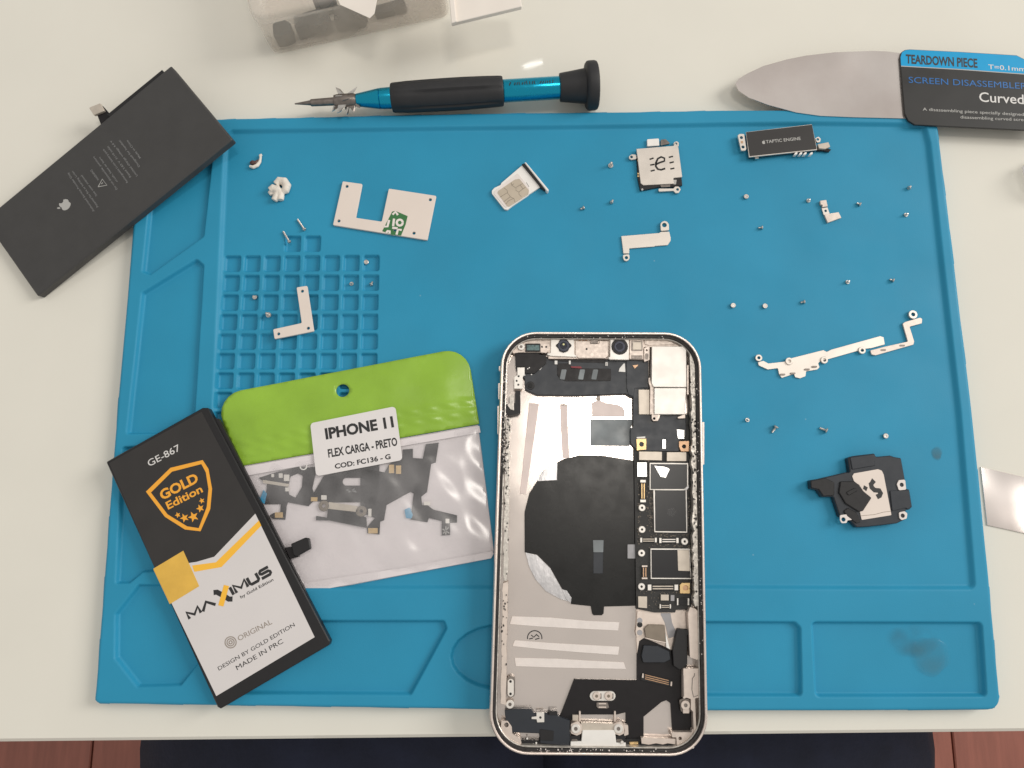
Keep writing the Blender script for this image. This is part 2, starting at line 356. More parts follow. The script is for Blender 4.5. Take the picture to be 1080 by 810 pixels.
for s in (-1, 1):
    x = 0.012 + s * 0.068
    legs.append(limb([(x - s * .03, -0.50, -0.16), (x, -0.40, -0.15), (x + s * .01, -0.25, -0.14), (x + s * .02, -0.10, -0.135), (x + s * .025, 0.02, -0.14), (x + s * .03, 0.08, -0.17),
                      (x + s * .03, 0.095, -0.24), (x + s * .03, 0.08, -0.36), (x + s * .03, 0.06, -0.52), (x + s * .03, 0.05, -0.68)],
                     [0.104, 0.105, 0.106, 0.104, 0.094, 0.08, 0.068, 0.064, 0.055, 0.05], [0.09, 0.088, 0.08, 0.075, 0.07, 0.065, 0.064, 0.066, 0.055, 0.05]))
    legs.append(limb([(x + s * .03, 0.02, -0.69), (x + s * .032, 0.05, -0.685), (x + s * .035, 0.12, -0.71), (x + s * .036, 0.20, -0.725), (x + s * .036, 0.225, -0.73)],
                     [0.03, 0.045, 0.048, 0.045, 0.02], [0.045, 0.058, 0.04, 0.024, 0.012]))
legs.append(limb([(0.012, -0.60, -0.10), (0.012, -0.55, -0.13), (0.012, -0.46, -0.15), (0.012, -0.41, -0.16)], [0.15, 0.19, 0.2, 0.15], [0.09, 0.11, 0.1, 0.06]))
V, F = join(*legs); pl = mk('trousers', V, F, 'navy_cloth', person, True)
# a stool carries the person
stool = thing('stool', 'black stool seat under the person in front of table', 'stool', (0.012, -0.45, -0.75))
V, F = lathe((0.012, -0.45, -0.29), (0, 0, 1), [(0, 0.17), (0.01, 0.19), (0.03, 0.19), (0.045, 0.17)], 32); mk('seat', V, F, 'black_plastic', stool, 'auto')
for k in range(4):
    a = math.pi / 4 + k * math.pi / 2
    V, F = sweep([(0.012 + 0.11 * math.cos(a), -0.45 + 0.11 * math.sin(a), -0.29), (0.012 + 0.19 * math.cos(a), -0.45 + 0.19 * math.sin(a), -0.75)], 0.012, 10); mk('leg', V, F, 'dark_steel', stool, 'auto')

# ================================================================== REPAIR MAT (height field of soft moulded silicone)
TB, TR = flat(ZT * MM), flat(ZTRAY * MM)
def mpoly(pts, z=TB): return [Vector(z.uv(x, y)) for x, y in pts]
outer = mpoly([(150, 127.5), (243, 124.5), (318, 123), (420, 120.5), (540, 118.5), (660, 117.3), (760, 115.5), (860, 115.5), (986.5, 117.5), (989.6, 134), (1004, 249), (1025.5, 430), (1043, 600), (1056.5, 749), (900, 750), (746, 750.2), (515, 748.5), (300, 745.5), (98, 742.5), (100, 728), (123.5, 424), (139.5, 245)])
if area2(outer) < 0: outer = outer[::-1]
dx = 0.00034
def sdf(poly, X, Y):                                         # signed distance to an outline, negative inside
    d = np.full(X.shape, 1e9); s = np.zeros(X.shape, bool); n = len(poly)
    for i in range(n):
        ax, ay = poly[i - 1]; bx, by = poly[i]; ex, ey = bx - ax, by - ay; wx, wy = X - ax, Y - ay
        t = np.clip((wx * ex + wy * ey) / (ex * ex + ey * ey + 1e-18), 0, 1); d = np.minimum(d, (wx - ex * t) ** 2 + (wy - ey * t) ** 2)
        c = ((ay <= Y) & (by > Y)) | ((by <= Y) & (ay > Y)); xi = ax + (Y - ay) / (by - ay + 1e-18) * ex; s ^= c & (X < xi)
    d = np.sqrt(d); return np.where(s, -d, d)
xs_ = [p.x for p in outer]; ys_ = [p.y for p in outer]
gx = np.arange(min(xs_) - 3 * dx, max(xs_) + 3 * dx, dx); gy = np.arange(min(ys_) - 3 * dx, max(ys_) + 3 * dx, dx)
GX, GY = np.meshgrid(gx, gy)
oc = rounded(outer, 0.0042, 6); so = sdf([tuple(p) for p in oc], GX, GY)
def sstep(x): x = np.clip(x, 0, 1); return x * x * (3 - 2 * x)
Hm = np.full(GX.shape, ZT * MM)
def pocket(pts, depth, r, wall=0.55, ref=TB, from_z=None):
    p = mpoly(pts, ref)
    if area2(p) < 0: p = p[::-1]
    p = offset(p, r * MM)
    x0, x1 = min(v.x for v in p) - 0.006, max(v.x for v in p) + 0.006; y0, y1 = min(v.y for v in p) - 0.006, max(v.y for v in p) + 0.006
    i0, i1 = np.searchsorted(gx, [x0, x1]); j0, j1 = np.searchsorted(gy, [y0, y1])
    if i1 <= i0 or j1 <= j0: return
    s = sdf([tuple(v) for v in p], GX[j0:j1, i0:i1], GY[j0:j1, i0:i1]) - r * MM
    Hm[j0:j1, i0:i1] -= depth * MM * sstep((-s) / (wall * MM) * 0.5 + 0.5)
pocket([(238, 141.5), (244, 138), (420, 135.5), (660, 132.5), (760, 130.5), (860, 129.5), (975, 131), (980, 150), (991, 249), (1012, 434), (1026, 600), (1027.5, 620), (870, 619.8), (746, 619), (515, 619.5), (215, 620), (226, 416)], ZT - ZTRAY, 1.6, 0.9)
pocket([(165, 152), (224, 150), (222, 177), (214, 249), (158, 289), (150.5, 286), (157, 223)], 1.9, 0.8)
pocket([(150, 309), (207, 274), (214, 280), (203, 456), (134, 457)], 1.9, 0.8)
pocket([(129.5, 472), (202, 470), (194, 590), (172, 601), (150, 603), (136, 614.5), (122.5, 615)], 1.9, 0.8)
pocket([(146, 617.5), (188, 617.5), (211, 640), (209, 699), (190, 722.5), (145, 724), (121.5, 694), (122, 648)], 1.9, 0.6)
pocket([(236, 655.5), (468, 655.5), (470.5, 663), (433, 732), (228, 731)], 1.9, 0.8)
pocket([(746 - 53 + 38 * math.cos(a), 657 + 38 * (1 - math.sin(a))) if False else (531 + 55 * math.cos(a), 693 + 34 * math.sin(a)) for a in [k * math.pi / 12 for k in range(24)]], 1.9, 0.3)
pocket([(620, 656), (838, 656.8), (843.5, 662), (845, 733.5), (620, 733)], 1.9, 1.2)
pocket([(857, 656.8), (1035, 657.2), (1040, 733.8), (861, 734)], 1.9, 1.2)
# grid of small square pockets in the tray floor
def bil(u, v):                                                # column/row -> photo pixel
    tl, tr, bl, br = (237.3, 270.0), (399.7, 269.3), (229.3, 389.0), (397.0, 389.0)
    return tuple(tl[k] * (1 - u) * (1 - v) + tr[k] * u * (1 - v) + bl[k] * (1 - u) * v + br[k] * u * v for k in (0, 1))
cw, gw = 1 / (8 + 7 * 0.27), 0.27 / (8 + 7 * 0.27); ch, gh = 1 / (6 + 5 * 0.27), 0.27 / (6 + 5 * 0.27)
def cell(c, r): u, v = c * (cw + gw), r * (ch + gh); e_ = .0015; return [bil(u + e_, v + e_), bil(u + cw - e_, v + e_), bil(u + cw - e_, v + ch - e_), bil(u + e_, v + ch - e_)]
for r in range(9):
    for c in range(8): pocket(cell(c, r), 1.6, 0.6, 0.22, TR)
for c in (3, 4): pocket(cell(c, -1), 1.6, 0.6, 0.22, TR)
R = 0.0011; dd = np.clip(-so, 0, R); Hm -= R - np.sqrt(np.maximum(R * R - (R - dd) ** 2, 0))
Hm += (np.sin(GX * 95 + 1.0) * np.cos(GY * 70) + np.sin(GX * 41 + GY * 57)) * 0.00005
Hm0 = Hm.copy()
gyy, gxx = np.gradient(so, dx); PX, PY = GX.copy(), GY.copy(); nb = (so > -0.5 * dx) & (so < 0.9 * dx)
PX[nb] -= (gxx * so)[nb]; PY[nb] -= (gyy * so)[nb]
inside = so < 0.5 * dx; keep = inside[:-1, :-1] & inside[1:, :-1] & inside[:-1, 1:] & inside[1:, 1:]
used = np.zeros(GX.shape, bool); used[:-1, :-1] |= keep; used[1:, :-1] |= keep; used[:-1, 1:] |= keep; used[1:, 1:] |= keep
idx = np.full(GX.shape, -1); idx[used] = np.arange(used.sum()); jj, ii = np.nonzero(keep)
quads = np.stack([idx[jj, ii], idx[jj, ii + 1], idx[jj + 1, ii + 1], idx[jj + 1, ii]], 1)
verts = np.stack([PX[used], PY[used], Hm[used]], 1)
kp = np.pad(keep, 1); e = []
up_ = kp[1:-1, 1:-1]
j, i = np.nonzero(up_ & ~kp[:-2, 1:-1]); e.append(np.stack([idx[j, i], idx[j, i + 1]], 1))
j, i = np.nonzero(up_ & ~kp[2:, 1:-1]); e.append(np.stack([idx[j + 1, i + 1], idx[j + 1, i]], 1))
j, i = np.nonzero(up_ & ~kp[1:-1, :-2]); e.append(np.stack([idx[j + 1, i], idx[j, i]], 1))
j, i = np.nonzero(up_ & ~kp[1:-1, 2:]); e.append(np.stack([idx[j, i + 1], idx[j + 1, i + 1]], 1))
e = np.concatenate(e); bv = np.unique(e); low = np.full(len(verts), -1); low[bv] = len(verts) + np.arange(len(bv))
bot = verts[bv].copy(); bot[:, 2] = 0.0001; skirt = np.stack([e[:, 1], e[:, 0], low[e[:, 0]], low[e[:, 1]]], 1)
verts = np.concatenate([verts, bot]); quads = np.concatenate([quads, skirt])
org = np.array([GX.mean(), GY.mean(), 0]); verts = verts - org
me = bpy.data.meshes.new('repair_mat'); me.vertices.add(len(verts)); me.vertices.foreach_set('co', verts.astype(np.float32).ravel())
me.loops.add(quads.size); me.loops.foreach_set('vertex_index', quads.astype(np.int32).ravel())
me.polygons.add(len(quads)); me.polygons.foreach_set('loop_start', np.arange(0, quads.size, 4, dtype=np.int32))
me.update(calc_edges=True); me.polygons.foreach_set('use_smooth', np.ones(len(quads), bool)); me.validate(); me.materials.append(MATS['silicone'])
mat_o = link(bpy.data.objects.new('repair_mat', me)); mat_o.location = tuple(org)
tag(mat_o, 'blue silicone repair mat with moulded pockets and square grid', 'mat')
# dust, lint and scratch marks on the silicone use a second layer of its own material
nt = MATS['silicone'].node_tree; pb = nt.nodes['Principled BSDF']; base_link = pb.inputs['Base Color'].links[0].from_socket
tcn = nt.nodes.new('ShaderNodeTexCoord')
vor = nt.nodes.new('ShaderNodeTexVoronoi'); vor.inputs['Scale'].default_value = 95; vor.feature = 'F1'; nt.links.new(tcn.outputs['Object'], vor.inputs['Vector'])
lt = nt.nodes.new('ShaderNodeMath'); lt.operation = 'LESS_THAN'; lt.inputs[1].default_value = 0.028; nt.links.new(vor.outputs['Distance'], lt.inputs[0])
sel = nt.nodes.new('ShaderNodeSeparateColor'); nt.links.new(vor.outputs['Color'], sel.inputs[0])
gt = nt.nodes.new('ShaderNodeMath'); gt.operation = 'GREATER_THAN'; gt.inputs[1].default_value = 0.72; nt.links.new(sel.outputs[0], gt.inputs[0])
mu = nt.nodes.new('ShaderNodeMath'); mu.operation = 'MULTIPLY'; nt.links.new(lt.outputs[0], mu.inputs[0]); nt.links.new(gt.outputs[0], mu.inputs[1])
m2 = nt.nodes.new('ShaderNodeMath'); m2.operation = 'MULTIPLY'; m2.inputs[1].default_value = 0.35; nt.links.new(mu.outputs[0], m2.inputs[0])
mx = nt.nodes.new('ShaderNodeMix'); mx.data_type = 'RGBA'; nt.links.new(m2.outputs[0], mx.inputs['Factor']); nt.links.new(base_link, mx.inputs['A']); mx.inputs['B'].default_value = (0.30, 0.45, 0.52, 1)
nt.links.new(mx.outputs['Result'], pb.inputs['Base Color'])
def mat_z(px, py):                                            # height of the mat's surface (m) where a pixel meets it
    z = ZT * MM
    for _ in range(4):
        p = flat(z).pt(px, py); i = int(round((p.x - gx[0]) / dx)); j = int(round((p.y - gy[0]) / dx))
        if not (0 <= i < len(gx) and 0 <= j < len(gy)) or so[j, i] > 0: return 0.0
        z = float(Hm0[j, i])
    return z
TRAYF = flat((ZTRAY + 0.12) * MM)                              # parts rest on the tray floor

# ================================================================== OPENED PHONE
ptop, pbot = TR.pt(636, 352), TB.pt(636, 640)
PF = frame3(Vector((ptop.x, ptop.y, (ZTRAY + 0.12) * MM)), Vector((ptop.x + 0.05, ptop.y, (ZTRAY + 0.12) * MM)), Vector((pbot.x, pbot.y, (ZT + 0.12) * MM)))
phone = thing('opened_phone', 'opened smartphone without screen, silver frame, circuit board and black coil showing', 'phone', PF.pt(634, 575, 0))
RIM = 7.8
corner = [(528.6, 348.8), (740.0, 349.6), (748.2, 799.2), (514.2, 797.2)]
pc = [PF.uv(x, y, RIM * MM) for x, y in corner]
if area2(pc) < 0: pc = pc[::-1]
def contour(ins, seg=10, rad=12.8): return rounded(offset(pc, ins * MM) if ins else pc, max(rad - ins, 1.5) * MM, seg)
def loft(name, prof, mat, parent, closed=False):
    V, F = [], []; rings = [contour(i) for i, h in prof]; n = len(rings[0])
    for r, (i, h) in zip(rings, prof): V += [PF.w(p, h * MM) for p in r]
    m = len(prof)
    for a in range(m if closed else m - 1):
        b = (a + 1) % m
        for k in range(n): F.append((a * n + k, a * n + (k + 1) % n, b * n + (k + 1) % n, b * n + k))
    return mk(name, V, F, mat, parent, 'auto')
loft('side_frame', [(0.9, 0.0), (0.35, 0.5), (0.05, 1.6), (0.0, 3.9), (0.05, 6.2), (0.30, 7.3), (0.5, RIM - 0.05), (0.95, RIM), (1.12, RIM - .1), (1.15, 6.2), (1.15, 0.4), (2.2, 0.0)], 'frame_side', phone, True)
loft('polished_rim', [(0.16, 7.05), (0.36, 7.62), (0.52, RIM + 0.03), (0.95, RIM + 0.05), (1.1, RIM - 0.02), (1.14, 7.1)], 'rim_metal', phone)
loft('screen_gasket', [(1.15, 6.95), (1.3, 7.0), (2.0, 6.9), (2.15, 6.3), (2.15, 5.8), (1.15, 5.8)], 'gasket', phone, True)
loft('inner_wall', [(1.6, 5.8), (2.2, 5.75), (2.4, 5.6), (2.45, 3.4), (2.5, 1.2), (1.6, 1.2)], 'rail_metal', phone, True)
V, F = prism(PF, contour(2.0), [], 0.05 * MM, 1.2 * MM); mk('back_panel', V, F, 'back_metal', phone)
def pp(name, pts, h0, h1, mat, r=0.0, holes=(), bev=0.05, parent=phone): return plate(name, PF, pts, h0, h1, mat, parent, r, holes, bev)
# antenna breaks and side buttons
for (x0, y0, x1, y1) in ((526.1, 386, 529, 391), (525.4, 404, 528.5, 421), (524.6, 428, 527.8, 458), (740.2, 445, 742.9, 490)):
    pp('side_button', [(x0, y0), (x1, y0), (x1, y1), (x0, y1)], 4.0, 6.2, 'frame_side', r=0.3)
# inner rails with their jagged cut edges
def jag(x0, x1, ya, yb, n, amp, seed, drift=0.0):
    rr = random.Random(seed); L, Rr = [], []
    for k in range(n + 1):
        y = ya + (yb - ya) * k / n; dxx = drift * k / n
        L.append((x0 + dxx + rr.uniform(-amp, amp), y)); Rr.append((x1 + dxx + rr.uniform(-amp, amp), y + rr.uniform(-2, 2)))
    return L + Rr[::-1]
pp('left_rail', jag(533.6, 538.2, 440, 612, 30, 0.9, 1, -3.0), 3, 5.9, 'rail_metal')
pp('left_rail', jag(530.2, 535.6, 615, 742, 18, 0.5, 2, -2.4), 3, 5.9, 'cream_metal')
pp('right_rail', jag(728.5, 735.5, 372, 470, 20, 1.1, 3, 1.0), 3, 5.9, 'rail_metal')
pp('right_rail', jag(729.5, 735.8, 470, 640, 34, 1.2, 4, 2.5), 3, 5.9, 'rail_metal')
pp('right_rail', q('G', 745, 0, 800, 20, 830, 60, 825, 510, 745, 480, 735, 250, 725, 60), 2.5, 5.0, 'cream_metal', r=0.4)
rr = random.Random(11); V, F = [], []
def fleck(x, y, h, sz):
    global V, F
    n = rr.randint(4, 6); c = PF.uv(x, y, h * MM); a0 = rr.uniform(0, 6)
    out = [Vector((c.x + sz * rr.uniform(.5, 1.2) * math.cos(a0 + 2 * math.pi * k / n) * MM, c.y + sz * rr.uniform(.5, 1.6) * math.sin(a0 + 2 * math.pi * k / n) * MM)) for k in range(n)]
    v, f = prism(PF, out, [], (h - 0.1) * MM, (h + 0.12) * MM); k = len(V); V += v; F += [tuple(i + k for i in x_) for x_ in f]
for k in range(70): y = rr.uniform(440, 500); fleck(534 - (y - 440) * .03 + rr.uniform(-3.5, 4), y, 6.2, rr.uniform(.15, .42))
for k in range(40): y = rr.uniform(500, 720); fleck(533.5 - (y - 500) * .016 + rr.uniform(-2, 4.5), y, 6.05, rr.uniform(.12, .40))
for k in range(85): y = rr.uniform(400, 640); fleck(732 + (y - 400) * .012 + rr.uniform(-5, 4), y, 6.1, rr.uniform(.15, .5))
dk = mk('dirt_flecks', V, F, 'gasket', phone); dk['kind'] = 'stuff'; V, F = [], []
for k in range(70): y = rr.uniform(385, 500); fleck(533.5 - (y - 440) * .03 + rr.uniform(-4, 2), y, 7.05, rr.uniform(.08, .3))
for k in range(60): y = rr.uniform(395, 690); fleck(738.5 + (y - 400) * .012 + rr.uniform(-4, 0), y, 7.05, rr.uniform(.06, .22))
for k in range(40): fleck(rr.uniform(550, 720), rr.uniform(352.5, 357), 7.0, rr.uniform(.06, .2))
for k in range(50): fleck(rr.uniform(560, 705), rr.uniform(789.5, 793), 7.0, rr.uniform(.06, .25))
lf = mk('glue_residue', V, F, 'white_tape', phone); lf['kind'] = 'stuff'
# charging coil, foil and adhesive strips on the back panel
coil = pp('charging_coil', q('2', 385, 55, 430, 42, 540, 45, 665, 65, 690, 66, 690, 720, 542, 724, 540, 755, 532, 763, 495, 763, 488, 755, 482, 722, 395, 713, 352, 642, 300, 550, 240, 490, 185, 480, 184, 300, 205, 215, 240, 160, 330, 155, 331, 75, 362, 58), 1.2, 1.55, 'coil_black')
pp('coil_connector', q('2', 492, 425, 540, 425, 538, 480, 494, 480), 1.55, 1.8, 'grey_tape', r=.2, parent=coil)
pp('coil_tail', q('2', 494, 482, 538, 482, 536, 575, 494, 575), 1.55, 1.62, 'slate_plastic', parent=coil)
pp('foil_edge', q('2', 332, 74, 331, 155, 240, 160, 262, 118, 296, 90), 1.2, 1.5, 'foil')
pp('foil_edge', q('2', 188, 480, 240, 492, 300, 552, 350, 642, 394, 705, 345, 690, 280, 655, 232, 600, 205, 545), 1.2, 1.5, 'foil')
pp('foil_edge', q('2', 352, 645, 375, 652, 396, 685, 392, 710, 372, 690), 1.5, 1.75, 'foil')
for pts in (q('3', 128, 128, 300, 134, 470, 149, 610, 155, 605, 192, 420, 183, 250, 174, 118, 163), q('3', 140, 236, 300, 248, 480, 258, 610, 265, 605, 302, 430, 290, 260, 276, 130, 262), q('3', 140, 315, 330, 319, 480, 328, 630, 335, 640, 365, 480, 362, 300, 358, 145, 352)):
    pp('adhesive_strip', pts, 1.2, 1.4, 'white_tape')
pp('adhesive_strip', q('1', 205, 362, 250, 366, 240, 440, 190, 775, 164, 768), 1.2, 1.42, 'pink_tape')
pp('adhesive_strip', q('K', 390, 205, 450, 208, 458, 430, 470, 640, 410, 642, 398, 420), 1.2, 1.42, 'pink_tape')
pp('torn_pad', q('K', 650, 190, 685, 175, 720, 172, 765, 192, 860, 206, 900, 225, 918, 255, 920, 302, 650, 302), 1.2, 1.5, 'pink_tape', r=.3)
disc('pad_rivet', PF, *q('K', 704, 155)[0], 0.85, 1.2, 1.6, 'dark_steel', phone, .05)
pp('grey_tape_patch', q('K', 640, 325, 985, 325, 968, 400, 958, 545, 636, 541), 1.2, 1.45, 'grey_tape', r=.3)
pp('torn_tip', q('K', 392, 196, 408, 203, 418, 198, 446, 204, 446, 220, 395, 210), 1.3, 1.5, 'dark_steel')
cx, cy = q('3', 230, 225)[0]
strokes('inspection_stamp', PF, [[(cx + 7.6 * math.cos(a), cy + 7.6 * math.sin(a)) for a in [math.radians(170 + 200 * k / 18) for k in range(19)]], q('3', 214, 212, 226, 222, 240, 208), q('3', 205, 230, 222, 226), q('3', 232, 232, 252, 226), q('3', 240, 212, 250, 220)], 0.35, 1.22, 'ink', phone)
# earpiece bracket across the top
br = pp('earpiece_bracket', q('1', 150, 136, 240, 136, 278, 152, 300, 172, 420, 178, 540, 182, 560, 160, 740, 172, 745, 300, 692, 302, 690, 336, 664, 336, 640, 321, 420, 329, 240, 326, 188, 303, 185, 255, 146, 212), 1.2, 3.0, 'slate_plastic', r=.4, bev=.15)
pp('ribbon_cable', q('A', 565, 345, 690, 345, 692, 390, 1075, 395, 1075, 510, 645, 512, 590, 490, 566, 452), 3.0, 3.25, 'black_flex', r=.3, parent=br)
for x0 in (585, 760, 885): pp('cable_fold', q('A', x0 + 20, 400, x0 + 70, 400, x0 + 50, 500, x0, 495), 3.25, 3.42, 'grey_tape', r=.4, bev=.12, parent=br)  # raised folds, their highlights painted in as a lighter grey
pp('red_wire', q('A', 690, 372, 790, 372, 800, 392, 700, 386), 3.25, 3.5, M('red_wire', (0.25, 0.04, 0.05), 0.5), parent=br)
pp('bright_gap', q('A', 390, 352, 443, 352, 402, 408, 386, 402), 3.0, 3.1, 'white_pad', parent=br)
pp('bright_gap', q('B', 158, 422, 165, 392, 205, 345, 216, 345, 221, 426), 3.0, 3.3, 'white_pad', parent=br)
for c, v in (('A', (540, 318, 566, 352)), ('A', (675, 318, 692, 352)), ('A', (1022, 333, 1044, 366)), ('B', (36, 336, 52, 364))): pp('clip', box4(c, *v), 3.0, 3.6, 'white_pad', parent=br)
pp('side_cover', q('A', 165, 245, 395, 245, 400, 260, 460, 262, 460, 345, 350, 440, 260, 440, 255, 380, 170, 378), 2.4, 3.6, 'black_flex', r=.3, bev=.1)
pp('upper_block', q('A', 470, 285, 1045, 300, 1045, 350, 470, 345), 1.2, 2.9, 'black_flex')
disc('bracket_boss', PF, *q('A', 310, 555)[0], 1.5, 3.0, 3.2, 'black_plastic', br, .1)
disc('bracket_boss', PF, *q('A', 310, 555)[0], 0.8, 3.0, 3.4, 'dark_hole', br, .1)
# top edge of the chassis and camera modules
pp('top_chassis', q('A', 270, 75, 340, 70, 480, 80, 860, 92, 900, 78, 980, 80, 1000, 92, 1075, 95, 1075, 300, 480, 300, 480, 240, 200, 240, 150, 250, 130, 220, 190, 130, 260, 110), 2.0, 4.0, 'cream_metal', r=.2)
pp('top_chassis', q('B', 0, 92, 520, 100, 640, 105, 700, 160, 800, 165, 800, 185, 400, 190, 395, 200, 400, 310, 0, 300), 2.0, 4.0, 'cream_metal', r=.2)
pp('top_ledge', q('B', 400, 105, 520, 105, 560, 112, 640, 118, 690, 165, 440, 172, 405, 160), 4.0, 4.3, 'cream_metal')
camL = pp('camera_module', q('A', 505, 92, 725, 94, 725, 255, 750, 275, 745, 284, 505, 274, 470, 262, 470, 248, 500, 245), 3.6, 4.8, 'shield_metal', r=.15, bev=.12)
cl = q('A', 625, 175)[0]
pp('lens_mount', q('A', 545, 172, 575, 150, 585, 125, 625, 107, 665, 125, 680, 150, 707, 172, 680, 200, 665, 228, 625, 243, 585, 228, 575, 200), 4.8, 5.1, 'black_plastic', r=.5, parent=camL)
disc('lens', PF, *cl, 2.1, 5.1, 5.25, 'lens_ring', camL, .1); disc('lens_glass', PF, *cl, 1.3, 5.2, 5.4, 'lens_glass', camL, .15); disc('lens_glint', PF, cl[0], cl[1] - 1.3, 0.42, 5.3, 5.45, 'lens_glint', camL, .1)  # last disc is the highlight on the glass, painted as a pale spot
mp_ = pp('sensor_plate', q('A', 737, 130, 870, 134, 880, 158, 960, 158, 965, 130, 1047, 132, 1047, 275, 1020, 296, 765, 292, 737, 268), 3.6, 4.7, 'cream_metal', r=.15, bev=.12)
disc('plate_hole', PF, *q('A', 843, 208)[0], 0.38, 4.6, 4.73, 'dark_hole', mp_)
pp('plate_notch', box4('A', 885, 100, 950, 155), 4.0, 4.8, 'dark_steel', parent=mp_)
for x in (770, 800, 830): pp('contact', box4('A', x, 98, x + 18, 128), 4.0, 4.4, 'copper', parent=mp_)
camR = pp('camera_module', q('B', 78, 100, 255, 102, 255, 310, 75, 308, 55, 292, 75, 280), 3.6, 4.9, 'shield_metal', r=.15, bev=.12)
cr = q('B', 168, 183)[0]
disc('lens_mount', PF, *cr, 2.95, 4.9, 5.25, 'black_plastic', camR, .12); disc('lens', PF, *cr, 2.0, 5.25, 5.4, 'lens_ring', camR, .1); disc('lens_glass', PF, *cr, 1.25, 5.35, 5.55, 'lens_glass', camR, .15)
pp('lens_mark', box4('B', 150, 226, 188, 234), 5.25, 5.3, 'pale_ink', parent=camR)
fl = pp('flood_module', q('B', 262, 112, 392, 114, 392, 305, 262, 303), 3.6, 4.6, 'cream_metal', r=.15, bev=.1)
pp('module_window', box4('B', 278, 130, 384, 226), 4.6, 4.7, 'dark_steel', r=.3, parent=fl); pp('module_pad', box4('B', 292, 142, 374, 214), 4.7, 4.85, 'beige_pad', r=.2, parent=fl)
pp('module_bar', box4('B', 278, 268, 384, 300), 4.6, 4.72, 'dark_steel', parent=fl)
tabp = pp('screw_tab', q('B', 400, 198, 452, 182, 450, 312, 400, 330), 3.6, 4.8, 'cream_metal', r=.2, holes=((*q('B', 424, 219)[0], .38),))
pp('tab_coil', box4('B', 412, 250, 440, 305), 4.8, 4.95, 'dark_steel', r=.2, parent=tabp)
def screwtop(c, x, y, rad, h, mat='shield_metal', parent=phone):
    s = disc('fixing_screw', PF, *q(c, x, y)[0], rad, h - 0.6, h, mat, parent, .1)
    disc('screw_recess', PF, *q(c, x, y)[0], rad * .42, h - .1, h + .02, 'dark_steel', s)
    return s
screwtop('A', 222, 185, 1.25, 4.8)
cn = pp('top_connector', box4('A', 262, 155, 402, 232), 3.6, 4.6, 'black_plastic', r=.1); pp('connector_face', box4('A', 275, 170, 395, 220), 4.6, 4.68, M('teal_board', (0.10, 0.17, 0.17), 0.35, var=.5, vscale=1500), parent=cn)
sp_ = pp('flash_plate', q('A', 405, 155, 490, 160, 480, 215, 462, 245, 405, 240), 4.0, 4.7, 'cream_metal', r=.1)
for x in (420, 460): disc('plate_hole', PF, *q('A', x, 188)[0], .35, 4.6, 4.73, 'dark_hole', sp_)
lp = pp('switch_plate', q('A', 185, 382, 255, 382, 255, 452, 238, 470, 236, 586, 155, 584, 155, 470, 185, 455), 3.6, 4.8, 'shield_metal', r=.15, bev=.1)
for x, y in ((198, 466), (180, 510), (195, 547)): disc('plate_hole', PF, *q('A', x, y)[0], .36, 4.7, 4.83, 'dark_hole', lp)
pp('switch_cover', q('A', 165, 600, 215, 605, 215, 810, 210, 815, 165, 810), 2.0, 4.6, 'black_plastic'); pp('switch_cover', q('1', 95, 370, 160, 360, 160, 412, 112, 418, 95, 400), 2.0, 4.8, 'black_plastic', r=.3)
pp('switch_spring', q('A', 110, 640, 150, 640, 155, 790, 120, 780, 90, 740, 112, 720), 3.4, 5.2, 'rail_metal', r=.1)
for x, y in ((300, 385), (320, 450), (255, 455), (285, 395)): disc('bright_fleck', PF, *q('A', x, y)[0], .22, 3.5, 3.7, 'white_pad', phone)
# rear camera shield
cs = pp('camera_shield', q('B', 472, 182, 800, 182, 802, 571, 490, 568, 470, 535), 2.5, 5.4, 'shield_metal', r=.4, bev=.15)
pp('camera_shield', q('B', 495, 577, 800, 577, 786, 828, 495, 828), 2.5, 5.2, 'shield_metal', r=.3, bev=.15)
pp('shield_bracket', q('B', 442, 480, 456, 480, 462, 515, 490, 555, 490, 828, 455, 828, 458, 570, 442, 525), 3.0, 4.6, 'cream_metal', r=.1)
pp('shield_side', q('B', 345, 592, 450, 592, 450, 828, 350, 828), 2.0, 3.6, 'beige_pad', r=.2, bev=.1)
pp('shield_tab', q('C', 382, 62, 462, 66, 455, 95, 440, 125, 398, 126, 382, 105), 3.4, 4.6, 'cream_metal', r=.2, holes=((*q('C', 405, 103)[0], .5),))
pp('shield_tab', q('C', 630, 88, 690, 60, 698, 60, 700, 100, 630, 102), 3.4, 4.4, 'cream_metal', r=.1)
pp('shield_leg', box4('B', 806, 360, 822, 640), 3.0, 5.2, 'cream_metal', r=.1)
pp('antenna_wire', q('B', 815, 205, 845, 220, 852, 400, 860, 530, 890, 545, 870, 580, 845, 580, 838, 400, 830, 240), 4.5, 5.95, 'rail_metal', r=.15)
pp('flex_cover', q('B', 230, 315, 330, 320, 440, 330, 440, 575, 310, 580, 300, 660, 250, 640, 235, 580), 2.0, 3.4, 'slate_plastic', r=.4, bev=.1)
pp('copper_tip', q('B', 288, 362, 348, 356, 312, 396), 3.4, 3.6, 'copper')
